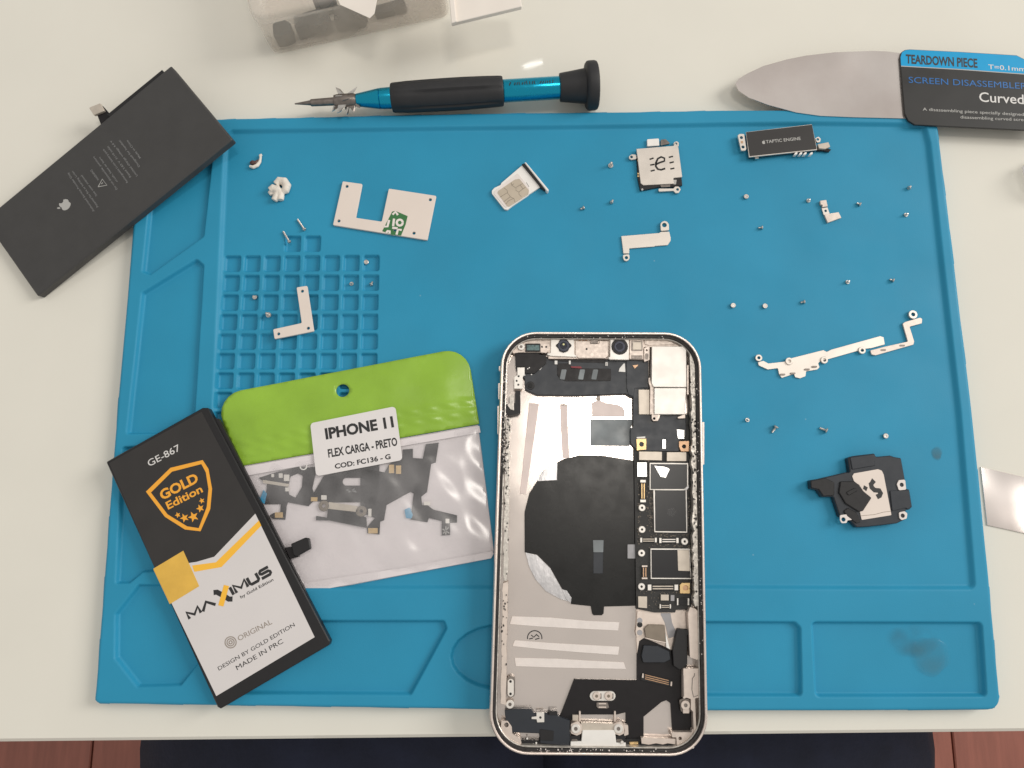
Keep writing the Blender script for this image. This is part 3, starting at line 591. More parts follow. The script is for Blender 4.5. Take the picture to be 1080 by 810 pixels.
# logic board
bd = pp('logic_board', [(668, 437), (729, 437), (729, 643), (713, 643), (712, 646), (690, 646), (671, 642)], 1.3, 2.6, 'board', bev=.05)
pp('board_cover', q('C', 205, -240, 300, -240, 300, 60, 700, 75, 712, 250, 690, 300, 640, 315, 640, 415, 245, 410, 180, 335, 180, 195, 205, 180), 2.6, 3.1, 'slate_plastic', r=.4, bev=.12, parent=bd)
def bp(n, pts, h0, h1, m, r=0.0, holes=(), bev=.05): return pp(n, pts, h0, h1, m, r, holes, bev, bd)
g = bp('gold_lug', q('C', 235, 295, 330, 293, 330, 398, 270, 402, 240, 408), 2.6, 3.6, 'gold', .2, ((*q('C', 285, 347)[0], .85),)); bp('lug_edge', q('C', 238, 278, 320, 272, 320, 290, 240, 292), 2.6, 3.5, 'white_pad')
bp('gold_lug', q('C', 640, 318, 735, 315, 735, 415, 660, 415, 640, 370), 2.6, 3.6, 'copper', .2, ((*q('C', 688, 368)[0], .75),))
bp('board_pad', q('C', 262, 415, 478, 418, 478, 500, 262, 496), 2.6, 3.6, 'beige_pad', .15); bp('board_pad', q('C', 525, 422, 710, 422, 710, 507, 525, 507), 2.6, 3.6, 'beige_pad', .15)
bp('board_pad', box4('C', 245, 520, 335, 655), 2.6, 3.4, 'bright_pad', .1); bp('board_pad', q('C', 620, 205, 690, 212, 690, 295, 630, 292), 3.1, 3.3, 'bright_pad', .1); bp('board_pad', box4('C', 483, 300, 515, 390), 3.1, 3.3, 'bright_pad')
bp('chip_frame', q('C', 362, 522, 728, 525, 728, 760, 700, 785, 362, 780), 2.6, 3.3, 'shield_metal', .15); ch1 = bp('chip', q('C', 372, 534, 718, 537, 718, 745, 690, 772, 372, 772), 3.3, 3.45, 'chip')
bp('torn_foil', q('C', 405, 548, 440, 556, 500, 560, 535, 572, 552, 585, 540, 610, 515, 665, 465, 656, 440, 610), 3.45, 3.6, 'bright_pad', .1); bp('foil_corner', q('D', 675, 70, 722, 15, 722, 45, 700, 72), 3.4, 3.6, 'foil')
bp('chip_frame', q('D', 345, 70, 702, 70, 708, 525, 356, 520), 2.6, 3.3, 'shield_metal', .1); ch2 = bp('chip', q('D', 362, 72, 690, 72, 698, 512, 366, 508), 3.3, 3.42, 'chip')
V, F = [], []
for k in range(26):
    a = k * 2.4; rad_ = 1.5 * math.sqrt(k / 26); c = q('D', 540, 305)[0]; c2 = PF.uv(*c, 3.43 * MM)
    v, f = prism(PF, circ((c2.x + rad_ * math.cos(a) * MM, c2.y + rad_ * math.sin(a) * MM), .09 * MM, 5), [], 3.41 * MM, 3.44 * MM); kk = len(V); V += v; F += [tuple(i + kk for i in t) for t in f]
dm = mk('chip_marking', V, F, 'grey_ink', bd)
def ringpost(c, x, y):
    d = disc('standoff', PF, *q(c, x, y)[0], 1.18, 2.6, 3.5, 'shield_metal', bd, .12, hole=.42); return d
for c, x, y in (('D', 225, 258), ('D', 225, 490), ('D', 220, 742), ('D', 680, 618), ('E', 220, 392)): ringpost(c, x, y)
def connector(c, x0, y0, x1, y1, rowmat='beige_pad', endmat='shield_metal'):
    b = bp('board_connector', box4(c, x0, y0, x1, y1), 2.6, 3.2, 'black_plastic', .1)
    hor = (x1 - x0) > (y1 - y0); L = (x1 - x0) if hor else (y1 - y0); W = (y1 - y0) if hor else (x1 - x0)
    for t in (.2, .62):
        v = (x0 + .16 * L, y0 + t * W, x1 - .16 * L, y0 + (t + .2) * W) if hor else (x0 + t * W, y0 + .16 * L, x0 + (t + .2) * W, y1 - .16 * L)
        pp('contact_row', box4(c, *v), 3.2, 3.32, rowmat, parent=b)
    for s in (0, 1):
        e0 = (0 if s == 0 else .88) * L; v = (x0 + e0, y0, x0 + e0 + .12 * L, y1) if hor else (x0, y0 + e0, x1, y0 + e0 + .12 * L)
        pp('connector_end', box4(c, *v), 3.2, 3.36, endmat, parent=b)
connector('D', 205, -40, 265, 200, 'gold'); connector('D', 205, 578, 382, 628); connector('D', 408, 580, 615, 636, 'shield_metal'); connector('E', 285, 370, 610, 432)
connector('E', 222, 165, 282, 312, 'copper', 'cream_metal'); connector('E', 597, 515, 728, 590, 'black_plastic'); connector('E', 412, 580, 534, 626)
bp('chip_frame', q('D', 315, 692, 735, 695, 748, 1020, 318, 1018), 2.6, 3.3, 'shield_metal', .1); bp('chip', q('D', 325, 706, 728, 706, 742, 1008, 328, 1006), 3.3, 3.42, 'chip'); bp('chip_cover', q('D', 602, 708, 727, 710, 735, 935, 610, 930), 3.42, 3.6, 'beige_pad', .15)
bp('gold_lug', q('E', 628, 375, 650, 352, 735, 352, 735, 466, 630, 464), 2.6, 3.5, 'gold', .2, ((*q('E', 688, 405)[0], .95),)); disc('lug_bore', PF, *q('E', 688, 405)[0], .95, 2.6, 2.9, 'copper', bd)
bp('board_pad', q('E', 183, 495, 278, 497, 278, 622, 185, 615), 2.6, 3.3, 'beige_pad', .15); bp('board_pad', box4('E', 425, 477, 510, 540), 2.6, 3.4, 'beige_pad', .1); bp('board_pad', box4('E', 530, 482, 570, 545), 2.6, 3.2, 'grey_pad', .1)
pp('tape_tab', box4('D', 70, 650, 158, 800), 1.55, 2.2, 'grey_pad', r=.2)
rr = random.Random(5); V, F = [], []                          # tiny soldered components, far too small to pick apart
for (c, x0, y0, x1, y1, n) in (('D', 170, 0, 205, 640, 60), ('D', 270, 20, 340, 510, 90), ('E', 175, 440, 720, 470, 25), ('E', 290, 500, 420, 620, 14), ('C', 340, 420, 362, 520, 10), ('D', 712, 0, 745, 700, 50), ('D', 300, 530, 720, 570, 40), ('D', 290, 640, 720, 685, 30)):
    for k in range(n):
        x, y = rr.uniform(x0, x1), rr.uniform(y0, y1); sz = rr.uniform(3, 7); pts = [PF.uv(*p, 2.9 * MM) for p in box4(c, x, y, x + sz * rr.choice((1, 1.8)), y + sz)]
        v, f = prism(PF, pts, [], 2.6 * MM, 2.85 * MM); kk = len(V); V += v; F += [tuple(i + kk for i in t) for t in f]
dc = mk('solder_components', V, F, 'olive_metal', bd); dc['kind'] = 'stuff'
# below the board: metal tray, flap and the black ribbon down to the charging port
pp('lower_tray', q('G', 235, 20, 725, 35, 725, 380, 245, 480, 235, 300), 1.2, 1.9, 'cream_metal', r=.3)
tabs = pp('tray_tab', q('G', 245, 40, 295, 42, 300, 265, 240, 290, 228, 240, 238, 160), 1.9, 2.6, 'cream_metal', r=.3)
for y in (130, 170, 245): disc('tab_mark', PF, *q('G', 268, y)[0], .9, 2.6, 2.7, 'grey_pad' if y != 170 else 'dark_hole', tabs)
pp('metal_flap', q('G', 312, 205, 352, 168, 505, 172, 516, 335, 430, 318, 325, 290), 2.0, 3.2, 'olive_metal', r=.2, bev=.1)
pp('flap_edge', q('G', 320, 290, 430, 318, 518, 335, 512, 345, 425, 330, 322, 300), 2.8, 3.3, 'cream_metal'); pp('flap_edge', q('G', 512, 250, 525, 290, 556, 405, 520, 385), 2.8, 3.3, 'white_pad')
pp('ribbon_shadow_sheet', q('G', 460, 60, 560, 60, 575, 150, 610, 230, 605, 280, 540, 300, 505, 150), 1.9, 2.0, 'grey_pad', r=.3)  # grey sheet standing in for the ribbon's shadow on the tray
fx = pp('charging_flex', q('3', 408, 410, 690, 415, 690, 300, 700, 240, 720, 226, 760, 240, 840, 275, 850, 300, 872, 230, 868, 180, 938, 186, 918, 210, 915, 350, 898, 372, 895, 505, 880, 530, 890, 560, 935, 562, 938, 648, 850, 640, 842, 520, 822, 506, 800, 514, 720, 580, 720, 672, 640, 700, 640, 560, 600, 570, 430, 570, 390, 600, 385, 660, 345, 650, 345, 575), 1.3, 2.0, 'black_flex', r=.15, bev=.08)
pp('folded_ribbon', q('G', 305, 365, 440, 372, 550, 425, 560, 500, 500, 530, 300, 530, 285, 470), 2.0, 3.4, 'slate_plastic', r=.5, bev=.15, parent=fx)
pp('folded_ribbon', q('G', 610, 265, 628, 205, 745, 218, 720, 280, 720, 550, 650, 600, 590, 560, 580, 420), 2.0, 4.0, 'black_plastic', r=.4, bev=.15, parent=fx)
cnx = pp('ribbon_connector', q('I', 385, 45, 640, 105, 648, 145, 600, 150, 370, 100, 375, 60), 2.0, 2.4, 'black_plastic', parent=fx)
for k, dy in enumerate((0, 18, 34)): pp('contact_row', q('I', 408, 50 + dy, 612, 100 + dy, 610, 108 + dy, 406, 58 + dy), 2.4, 2.52, 'copper', parent=cnx)
for x, y in ((385, 42), (628, 112)): pp('connector_end', q('I', x, y, x + 12, y + 2, x + 10, y + 40, x - 4, y + 38), 2.4, 2.6, 'cream_metal', parent=cnx)
ov = pp('oval_plate', capsule('J', 260, 235, 480, 318), 2.0, 2.5, 'shield_metal', bev=.1, parent=fx)
for x in (318, 420):
    s = disc('post', PF, *q('J', x, 277)[0], 1.35, 2.5, 2.9, 'cream_metal', fx, .15); disc('post_recess', PF, *q('J', x, 277)[0], .5, 2.85, 2.93, 'olive_metal', fx); pp('post_shade', box4('J', x + 28, 255, x + 42, 300), 2.5, 2.56, 'dark_steel', parent=fx)  # the thin dark strip beside each post is painted shade
mc = pp('micro_connector', q('J', 318, 330, 412, 330, 425, 375, 405, 385, 330, 382, 316, 365), 2.0, 2.4, 'dark_steel', r=.1, parent=fx)
pp('contact_row', box4('J', 335, 336, 400, 348), 2.4, 2.5, 'cream_metal', parent=mc); pp('contact_row', box4('J', 335, 366, 400, 378), 2.4, 2.5, 'cream_metal', parent=mc)
port = pp('charging_port', q('3', 445, 640, 590, 640, 592, 655, 597, 697, 640, 697, 638, 728, 390, 724, 392, 692, 440, 690), 2.0, 4.6, 'white_pad', r=.15, bev=.12)
pp('port_bar', q('3', 438, 606, 592, 612, 590, 648, 440, 644), 2.0, 4.2, 'beige_pad', r=.1, parent=port)
for x in (415, 607):
    e = pp('port_ear', q('3', x - 22, 612, x + 10, 600, x + 28, 620, x + 26, 655, x + 5, 665, x - 22, 655), 2.0, 4.3, 'cream_metal', r=.4, parent=port)
    s = disc('fixing_screw', PF, *q('3', x, 634)[0], 1.5, 4.2, 4.75, 'shield_metal', port, .15); disc('screw_recess', PF, *q('3', x, 634)[0], .6, 4.6, 4.78, 'dark_steel', port)
for x in (433, 591): pp('port_pin', box4('3', x - 4, 555, x + 4, 602), 2.0, 2.9, 'cream_metal', parent=port)
pp('port_block', box4('3', 400, 572, 426, 598), 2.0, 3.0, 'beige_pad', parent=port); pp('port_hook', q('3', 630, 612, 650, 618, 652, 660, 630, 668, 636, 640), 2.0, 4.4, 'cream_metal', r=.3, parent=port)
for x in (413, 615):
    pp('port_seal', q('3', x - 28, 668, x + 20, 660, x + 25, 690, x + 10, 705, x - 25, 695), 2.0, 4.0, 'black_plastic', r=.4, parent=port); pp('seal_ring', capsule('3', x - 18, 680, x + 10, 694), 4.0, 4.15, 'dark_steel', parent=port)
sb = pp('speaker_box', q('3', 95, 550, 140, 545, 212, 545, 226, 562, 288, 562, 290, 575, 298, 555, 330, 555, 333, 575, 345, 582, 388, 598, 388, 712, 255, 700, 250, 655, 112, 650, 100, 612), 1.3, 4.2, 'slate_plastic', r=.2, bev=.15)
pp('speaker_step', q('H', 440, 560, 560, 575, 555, 660, 445, 655), 4.2, 4.45, 'black_plastic', r=.2, parent=sb); pp('box_top', q('H', 520, 405, 590, 405, 590, 440, 520, 440), 4.2, 4.5, 'black_plastic', parent=sb)
pp('white_tab', q('H', 412, 415, 478, 415, 478, 500, 418, 502, 412, 475, 370, 473, 370, 456, 412, 450), 4.2, 4.6, 'shield_metal', r=.1, holes=((*q('H', 445, 460)[0], .4),))
pp('speaker_mesh', q('H', 275, 650, 440, 655, 450, 700, 280, 690), 1.3, 3.4, 'black_plastic'); 
for x, y in ((332, 640), (410, 677), (385, 690)): disc('bright_fleck', PF, *q('H', x, y)[0], .28, 3.4, 3.7, 'white_pad', phone)
cp = pp('oval_plate', capsule('H', 155, 104, 228, 290), 1.3, 3.6, 'dark_steel'); pp('oval_face', capsule('H', 165, 130, 218, 282), 3.6, 3.8, 'shield_metal', parent=cp)
for y in (152, 258): disc('plate_hole', PF, *q('H', 190, y)[0], .42, 3.7, 3.85, 'dark_hole', cp)
screwtop('H', 185, 348, 1.35, 3.9)
pp('corner_lug', q('H', 112, 485, 165, 490, 200, 540, 205, 600, 275, 640, 285, 690, 230, 680, 150, 620, 105, 560), 1.5, 4.8, 'cream_metal', r=.3, holes=((*q('H', 155, 523)[0], .75),)); disc('lug_bore', PF, *q('H', 155, 523)[0], .8, 3, 4.2, 'dark_steel', phone)
pp('bottom_rail', q('H', 250, 695, 400, 700, 700, 712, 972, 738, 972, 748, 690, 728, 400, 715, 270, 712), 3.5, 5.9, 'rail_metal'); pp('bottom_rail', q('I', 0, 702, 300, 712, 680, 706, 690, 716, 300, 722, 0, 714), 3.5, 5.9, 'rail_metal')
sr = pp('side_rail', q('I', 735, 0, 870, 0, 878, 230, 862, 252, 835, 258, 848, 560, 826, 600, 818, 370, 800, 350, 800, 262, 760, 250, 735, 262), 2.0, 4.9, 'cream_metal', r=.2)
strokes('rail_groove', PF, [q('I', 832, 40, 828, 65, 812, 85, 808, 180, 822, 245, 860, 230), q('I', 735, 60, 738, 240)], .28, 4.95, 'dark_steel', sr)
pp('screw_cup', q('I', 700, 270, 740, 252, 795, 265, 800, 350, 780, 385, 735, 382, 712, 358), 1.6, 3.6, 'dark_steel', r=.4); screwtop('I', 755, 315, 1.5, 4.4, 'cream_metal'); pp('screw_foot', box4('I', 732, 345, 785, 384), 3.6, 4.1, 'cream_metal', r=.1)
pp('corner_plate', q('I', 630, 545, 805, 545, 812, 515, 826, 520, 826, 640, 800, 665, 735, 710, 680, 700, 675, 590, 640, 590), 1.6, 4.4, 'cream_metal', r=.2, holes=((*q('I', 708, 598)[0], .55),))
pp('antenna_block', q('I', 372, 640, 668, 650, 668, 702, 375, 690), 1.5, 3.9, 'black_plastic', r=.1); pp('antenna_strip', q('I', 375, 592, 610, 600, 670, 600, 668, 650, 600, 640, 560, 650, 500, 640, 440, 652, 378, 642), 1.5, 4.0, 'cream_metal')
pp('gold_contact', q('I', 275, 628, 350, 626, 350, 650, 275, 650), 2.0, 3.0, 'gold'); pp('antenna_block', q('I', 245, 600, 370, 600, 368, 690, 245, 690), 1.3, 2.6, 'black_plastic')
for x, y in ((728, 706), (815, 672), (212, 632)): disc('bright_fleck', PF, *q('I', x, y)[0], .5, 4.4, 5.0, 'shield_metal', phone, .1)

# ================================================================== OLD BATTERY (leans on the mat edge)
OB = frame3(T0.pt(-18, 232), T0.pt(40, 313), flat((ZT + .15) * MM).pt(143, 232))
ob = thing('old_battery', 'plain black used phone battery leaning on mat corner, small grey print', 'battery', OB.pt(120, 190))
oq = q('M', 540, 57, 735, 290, 118, 787, -52, 545)
plate('cell_body', OB, oq, 0.0, 3.4, 'black_pouch', ob, r=.6, bev=.5)
plate('circuit_strip', OB, q('M', 512, 70, 522, 82, 350, 222, 338, 212), 0.9, 3.0, 'black_plastic', ob, bev=.2)
fxo = plate('connector_flex', OB, q('M', 300, 195, 325, 185, 352, 215, 345, 232, 318, 242), 1.4, 1.9, 'black_flex', ob, bev=.1); plate('connector', OB, q('M', 281, 190, 316, 176, 330, 200, 296, 214), 1.7, 2.9, 'beige_pad', ob, r=.3, bev=.15)
plate('edge_tape', OB, q('M', 452, 508, 485, 488, 489, 492, 456, 514), 1.5, 2.6, 'white_tape', ob)
def otext(c, x0, y0, x1, y1, cap, body): text('lettering', OB, body, q(c, x0, y0)[0], q(c, x1, y1)[0], cap, 3.43, 'grey_ink', ob, .006)
otext('b', 322, 668, 100, 338, 2.1, 'Authorized Service Provider Only'); otext('b', 355, 630, 138, 325, 2.1, 'Potential for fire or burning. Li-ion'); otext('b', 345, 535, 215, 360, 2.1, 'See user manual')
otext('b', 362, 400, 298, 312, 2.2, 'WARNING'); otext('b', 518, 480, 318, 200, 2.1, 'Do not disassemble, puncture'); otext('b', 520, 415, 370, 205, 2.1, 'crush, heat or burn')
otext('b', 608, 420, 400, 135, 2.1, 'Rechargeable Li-ion battery pack'); otext('b', 635, 375, 440, 112, 2.1, 'Rated 3.83 V  3110 mAh'); otext('b', 690, 365, 465, 62, 2.1, 'Limited charge voltage 4.4 V'); otext('b', 710, 285, 538, 60, 2.1, 'Designed for handset'); otext('b', 718, 212, 605, 62, 2.1, 'Made in China')
strokes('warning_triangle', OB, [q('b', 352, 462, 388, 396, 428, 448, 352, 462), q('b', 380, 438, 392, 425)], .28, 3.43, 'pale_ink', ob)
def fruit_mark(fr, c, ox, oy, s, ang, h, mat, parent):        # the emblem: bitten round fruit with a leaf
    ca, sa = math.cos(ang), math.sin(ang)
    def T(L): v = []; [v.extend((ox + s * (x * ca - y * sa), oy + s * (x * sa + y * ca))) for x, y in L]; return q(c, *v)
    body = [(0, -.62), (.2, -.72), (.45, -.74), (.68, -.62), (.8, -.48), (.58, -.28), (.52, -.02), (.62, .24), (.84, .38), (.68, .74), (.42, 1.0), (.2, .98), (0, .9), (-.2, .98), (-.42, 1.0), (-.68, .7), (-.84, .3), (-.86, -.1), (-.74, -.48), (-.5, -.7), (-.22, -.72)]
    a = plate('emblem', fr, T(body), h - .02, h, mat, parent); plate('emblem_leaf', fr, T([(0, -.8), (.04, -1.05), (.2, -1.25), (.4, -1.32), (.38, -1.08), (.22, -.88)]), h - .02, h, mat, parent); return a
fruit_mark(OB, 'M', 204, 499, 19, math.radians(-128), 3.44, 'pale_ink', ob)

# ================================================================== NEW BATTERY
nbz = flat((ZT + .15) * MM)
nb_ = thing('new_battery', 'new phone battery with black and white label, gold shield and yellow tape', 'battery', nbz.pt(228, 590))
nq = q('N', 28, 160, 42, 152, 270, 24, 284, 24, 590, 610, 588, 620, 316, 780, 308, 776)
NT = 3.3
plate('cell_body', nbz, nq, 0, NT, 'black_plastic', nb_, r=.5, bev=.35)
plate('label_top', nbz, q('N', 36, 163, 268, 34, 403, 290, 300, 398, 255, 410, 150, 425), NT, NT + .06, 'label_black', nb_)
plate('label_bottom', nbz, q('N', 403, 290, 552, 600, 305, 748, 150, 426, 255, 411, 300, 398), NT, NT + .06, 'label_white', nb_)
plate('side_flange', nbz, q('N', 300, 50, 312, 52, 592, 612, 578, 606), .4, 2.2, 'black_plastic', nb_)
plate('gold_stripe', nbz, q('N', 412, 307, 418, 320, 318, 424, 250, 436, 244, 420, 304, 412), NT + .06, NT + .09, 'yellow_ink', nb_)
plate('yellow_tape', nbz, q('N', 147, 428, 222, 383, 262, 472, 190, 516), NT + .06, NT + .16, 'yellow_tape', nb_); plate('yellow_tape_side', nbz, q('N', 147, 430, 152, 428, 194, 512, 188, 517), 1.6, NT + .1, 'yellow_tape', nb_)
def nt_(body, c, x0, y0, x1, y1, cap, mat, bold=.0, sh=0.0): return text('lettering', nbz, body, q(c, x0, y0)[0], q(c, x1, y1)[0], cap, NT + .1, mat, nb_, bold, sh)
nt_('GE-867', 'N', 137, 172, 216, 130, 7.5, 'white_ink', .004)
shield_o = q('O', 315, 292, 425, 185, 570, 150, 596, 190, 612, 280, 604, 370, 560, 470, 490, 462, 400, 405); shield_i = q('O', 337, 296, 432, 202, 564, 168, 584, 205, 596, 280, 588, 362, 552, 456, 500, 448, 412, 394)
plate('shield_emblem', nbz, shield_o, NT + .06, NT + .1, 'orange_ink', nb_, holes=(shield_i,))
nt_('GOLD', 'O', 388, 330, 554, 245, 10.5, 'orange_ink', .035); nt_('Edition', 'O', 415, 372, 572, 292, 8.5, 'orange_ink', .022)
for x, y, s, rot in ((458, 397, 14, -.45), (488, 410, 21, -.3), (528, 405, 25, -.1), (559, 367, 19, .1), (566, 333, 14, .3)):
    v = []
    for k in range(10): a = -math.pi / 2 + k * math.pi / 5 - .45; r_ = s if k % 2 == 0 else s * .42; v += [x + r_ * math.cos(a), y + r_ * math.sin(a)]
    plate('star', nbz, q('O', *v), NT + .06, NT + .1, 'orange_ink', nb_)
def ribbons(name, lines, wid, m_): strokes(name, nbz, [q('N', *L) for L in lines], wid, NT + .1, m_, nb_)
bu, bvv = Vector((202, -111)).normalized(), Vector((-111, -202)).normalized()      # along the wordmark and up its letters
def wm(x, y): p = Vector((238.5, 554)) + bu * x + bvv * y; return [p.x, p.y]
def wl(*v): o = []; [o.extend(wm(v[i], v[i + 1])) for i in range(0, len(v), 2)]; return o
ribbons('lettering', [wl(0, 0, 0, 18, 16, 4, 32, 18, 32, 0), wl(38, 0, 56, 18, 74, 0), wl(126, 0, 126, 21), wl(135, 0, 135, 21, 151, 6, 167, 21, 167, 0), wl(175, 21, 175, 4, 178, 1, 197, 1, 200, 4, 200, 21),
    wl(235, 20, 212, 20, 209, 17, 209, 13, 212, 11, 231, 11, 234, 8, 234, 4, 231, 1, 207, 1)], 1.0, 'ink')
ribbons('lettering', [wl(84, 29, 92, 26, 101, 12), wl(104, 7, 110, -4, 118, -8)], 1.7, 'ink'); strokes('letter_stroke', nbz, [q('N', *wl(84, -9, 121, 29))], 1.8, NT + .13, 'yellow_ink', nb_)
nt_('by Gold Edition', 'N', 367, 503, 449, 458, 3.2, 'ink', .012); nt_('ORIGINAL', 'N', 362, 610, 446, 566, 5.6, 'tan_ink', .004)
for r_ in (14, 9, 4):
    v = []
    for k in range(21): a = 2 * math.pi * k / 20; v += [341 + r_ * math.cos(a), 613 + r_ * math.sin(a)]
    strokes('swirl_mark', nbz, [q('N', *v)], .35, NT + .1, 'tan_ink', nb_)
nt_('DESIGN BY GOLD EDITION', 'N', 312, 684, 503, 572, 4.2, 'ink', .0); nt_('MADE IN PRC', 'N', 358, 683, 474, 614, 5.0, 'ink', .0)
nfx = plate('connector_flex', nbz, q('N', 476, 375, 500, 372, 512, 398, 490, 404), .6, 2.6, 'black_flex', nb_, bev=.2); plate('connector', nbz, q('N', 492, 366, 528, 350, 538, 352, 542, 378, 506, 398, 498, 394), 2.2, 3.6, 'black_plastic', nb_, r=.5, bev=.3)

# ================================================================== PART POUCH
pz = flat((ZTRAY + .15) * MM)
pouch = thing('part_pouch', 'green-topped clear pouch with white sticker holding black flex cable', 'pouch', pz.pt(380, 500))
hole = (361.5, 412, 2.35)
back = q('F', 95, 382, 822, 255, 868, 655, 300, 765)
plate('back_sheet', pz, q('F', 92, 382, 822, 255, 870, 640, 862, 662, 300, 768), 0, .18, 'pouch_white', pouch, r=[0.2, 0.2, 1.5, 1.5, 0.2])
def sheet(name, pts, hfun, mat, parent, n=60, r=0.0, holes=(), thick=.12, seg=6):
    """a thin flexible sheet: outline filled with a fine grid whose height follows hfun(u, v in mm)"""
    o = [pz.uv(x, y, .8 * MM) for x, y in pts]
    if area2(o) < 0: o = o[::-1]; r = r[::-1] if isinstance(r, list) else r
    o = rounded(o, [k * MM for k in r] if isinstance(r, list) else r * MM, seg) if r else o
    from mathutils.geometry import delaunay_2d_cdt
    P = []; E = []
    def ring(L, dens):
        k0 = len(P); pts_ = []
        for i in range(len(L)):
            a, b = Vector(L[i]), Vector(L[(i + 1) % len(L)]); m = max(1, int((b - a).length / dens))
            pts_ += [a + (b - a) * (t / m) for t in range(m)]
        P.extend(pts_); E.extend([(k0 + i, k0 + (i + 1) % len(pts_)) for i in range(len(pts_))]); return pts_
    o2 = ring(o, .0012); hl = [ring(circ(pz.uv(h[0], h[1], .8 * MM), h[2] * MM, 24), .0012) for h in holes]
    x0, x1 = min(v.x for v in o), max(v.x for v in o); y0, y1 = min(v.y for v in o), max(v.y for v in o); st = .0012
    X, Y = np.meshgrid(np.arange(x0, x1, st), np.arange(y0, y1, st)); s = sdf([tuple(v) for v in o], X, Y) < -.0005
    for h in holes: c = pz.uv(h[0], h[1], .8 * MM); s &= (X - c.x) ** 2 + (Y - c.y) ** 2 > (h[2] * MM + .0005) ** 2
    P += [Vector((a, b)) for a, b in zip(X[s], Y[s])]
    vs, es, fs, *_ = delaunay_2d_cdt(P, E, [], 0, 1e-7)
    cen = [(sum((vs[i].x for i in f)) / len(f), sum((vs[i].y for i in f)) / len(f)) for f in fs]; cxa, cya = np.array([c[0] for c in cen]), np.array([c[1] for c in cen])
    okm = sdf([tuple(v) for v in o2], cxa, cya) < 0
    for h in hl: okm &= sdf([tuple(v) for v in h], cxa, cya) > 0
    so_ = sdf([tuple(v) for v in o2], np.array([v.x for v in vs]), np.array([v.y for v in vs]))
    V = [pz.w((v.x, v.y), hfun(v.x, v.y, -so_[i]) * MM) for i, v in enumerate(vs)]
    F = [tuple(f) if sum(vs[f[k - 1]].x * vs[f[k]].y - vs[f[k]].x * vs[f[k - 1]].y for k in range(len(f))) > 0 else tuple(reversed(f)) for f, k_ in zip(fs, okm) if k_]
    ob_ = mk(name, V, F, mat, parent, True); md = ob_.modifiers.new('thickness', 'SOLIDIFY'); md.thickness = thick * MM; md.offset = -1; return ob_
sA, sB = pz.uv(*q('F', 75, 315)[0]), pz.uv(*q('F', 795, 185)[0]); sC = pz.uv(*q('F', 85, 345)[0]); sd = (sB - sA).normalized(); sn = Vector((-sd.y, sd.x))
def green_h(x, y, d):
    p = Vector((x, y)); t = (p - sA).dot(sn) / MM; t2 = (p - sC).dot(sn) / MM
    return .65 + .45 * min(1, d / .01) + .45 * math.exp(-(t / .5) ** 2) + .45 * math.exp(-(t2 / .5) ** 2) - .12 * math.exp(-((t + t2) / 2 / .5) ** 2) + .10 * math.sin(x * 260 + y * 90) * math.sin(y * 230)
sheet('green_header', q('F', 12, 166, 788, 16, 826, 252, 95, 381), green_h, 'green_pouch', pouch, r=[8, 8.5, .3, .3], holes=(hole,), thick=.15)
plate('header_back', pz, q('F', 15, 169, 785, 20, 822, 250, 96, 378), 0, .15, 'green_pouch', pouch, r=[8, 8.5, .2, .2], holes=(hole,))
def clear_h(x, y, d): return .75 + .85 * min(1, d / .008) + .25 * math.sin(x * 230 + y * 330 + 1) * math.sin(y * 190 - x * 110) + .08 * math.sin(x * 700 + y * 500)
sheet('clear_front', q('F', 95, 382, 824, 254, 872, 640, 862, 664, 300, 770), clear_h, 'clear_pouch', pouch, r=[.2, .2, 1.5, 1.5, .2], thick=.1)
plate('seal_band', pz, q('F', 97, 385, 826, 258, 830, 278, 560, 325, 330, 372, 105, 412), .9, 1.02, 'pouch_white', pouch); plate('seal_band', pz, q('F', 290, 738, 600, 690, 866, 640, 870, 648, 862, 662, 300, 766), .7, .8, 'pouch_white', pouch)
stk = plate('sticker', pz, q('F', 310, 250, 570, 198, 592, 362, 328, 412), 1.85, 2.0, 'sticker', pouch, r=1.3)
for body, x0, y0, x1, y1, cap, b_ in (('IPHONE 11', 358, 298, 566, 260, 11.5, .042), ('FLEX CARGA - PRETO', 366, 354, 577, 317, 8.8, .03), ('COD: FC136 - G', 386, 389, 556, 358, 5.3, .03)):
    text('lettering', pz, body, q('F', x0, y0)[0], q('F', x1, y1)[0], cap, 2.03, 'ink', stk, b_)
# the flex cable inside the pouch: a thing of its own
cz = pz; cab = thing('flex_cable', 'black charging flex cable with gold contacts seen inside clear pouch', 'cable', pz.pt(385, 520))
body = plate('flex_body', cz, q('P', 95, 250, 250, 200, 400, 165, 470, 170, 535, 165, 540, 195, 510, 330, 520, 370, 600, 235, 780, 185, 1031, 150, 1031, 330, 1000, 460, 900, 440, 640, 440, 520, 430, 480, 470, 320, 440, 310, 470, 300, 575, 205, 570, 180, 545, 205, 525, 262, 515, 265, 455, 140, 455, 160, 300, 125, 275), .2, .6, 'black_flex', cab, holes=(q('P', 340, 240, 400, 215, 436, 235, 430, 320, 380, 405, 330, 380, 320, 330), capsule('P', 745, 250, 920, 310)))
plate('flex_body', cz, q('Q', 0, 270, 160, 300, 190, 245, 275, 200, 280, 150, 345, 145, 345, 205, 410, 210, 430, 115, 515, 105, 495, 235, 465, 245, 438, 430, 400, 460, 405, 515, 440, 515, 480, 545, 635, 582, 635, 630, 590, 632, 590, 712, 535, 715, 535, 620, 450, 600, 440, 628, 330, 610, 350, 440, 330, 428, 172, 515, 155, 615, 130, 625, 125, 708, 45, 700, 45, 660, 95, 600, 0, 560), .2, .6, 'black_flex', cab)
plate('port_shell', cz, q('P', 632, 490, 860, 520, 930, 560, 935, 640, 640, 580, 540, 580, 540, 545, 625, 560), .6, 1.0, 'black_plastic', cab, r=.2)
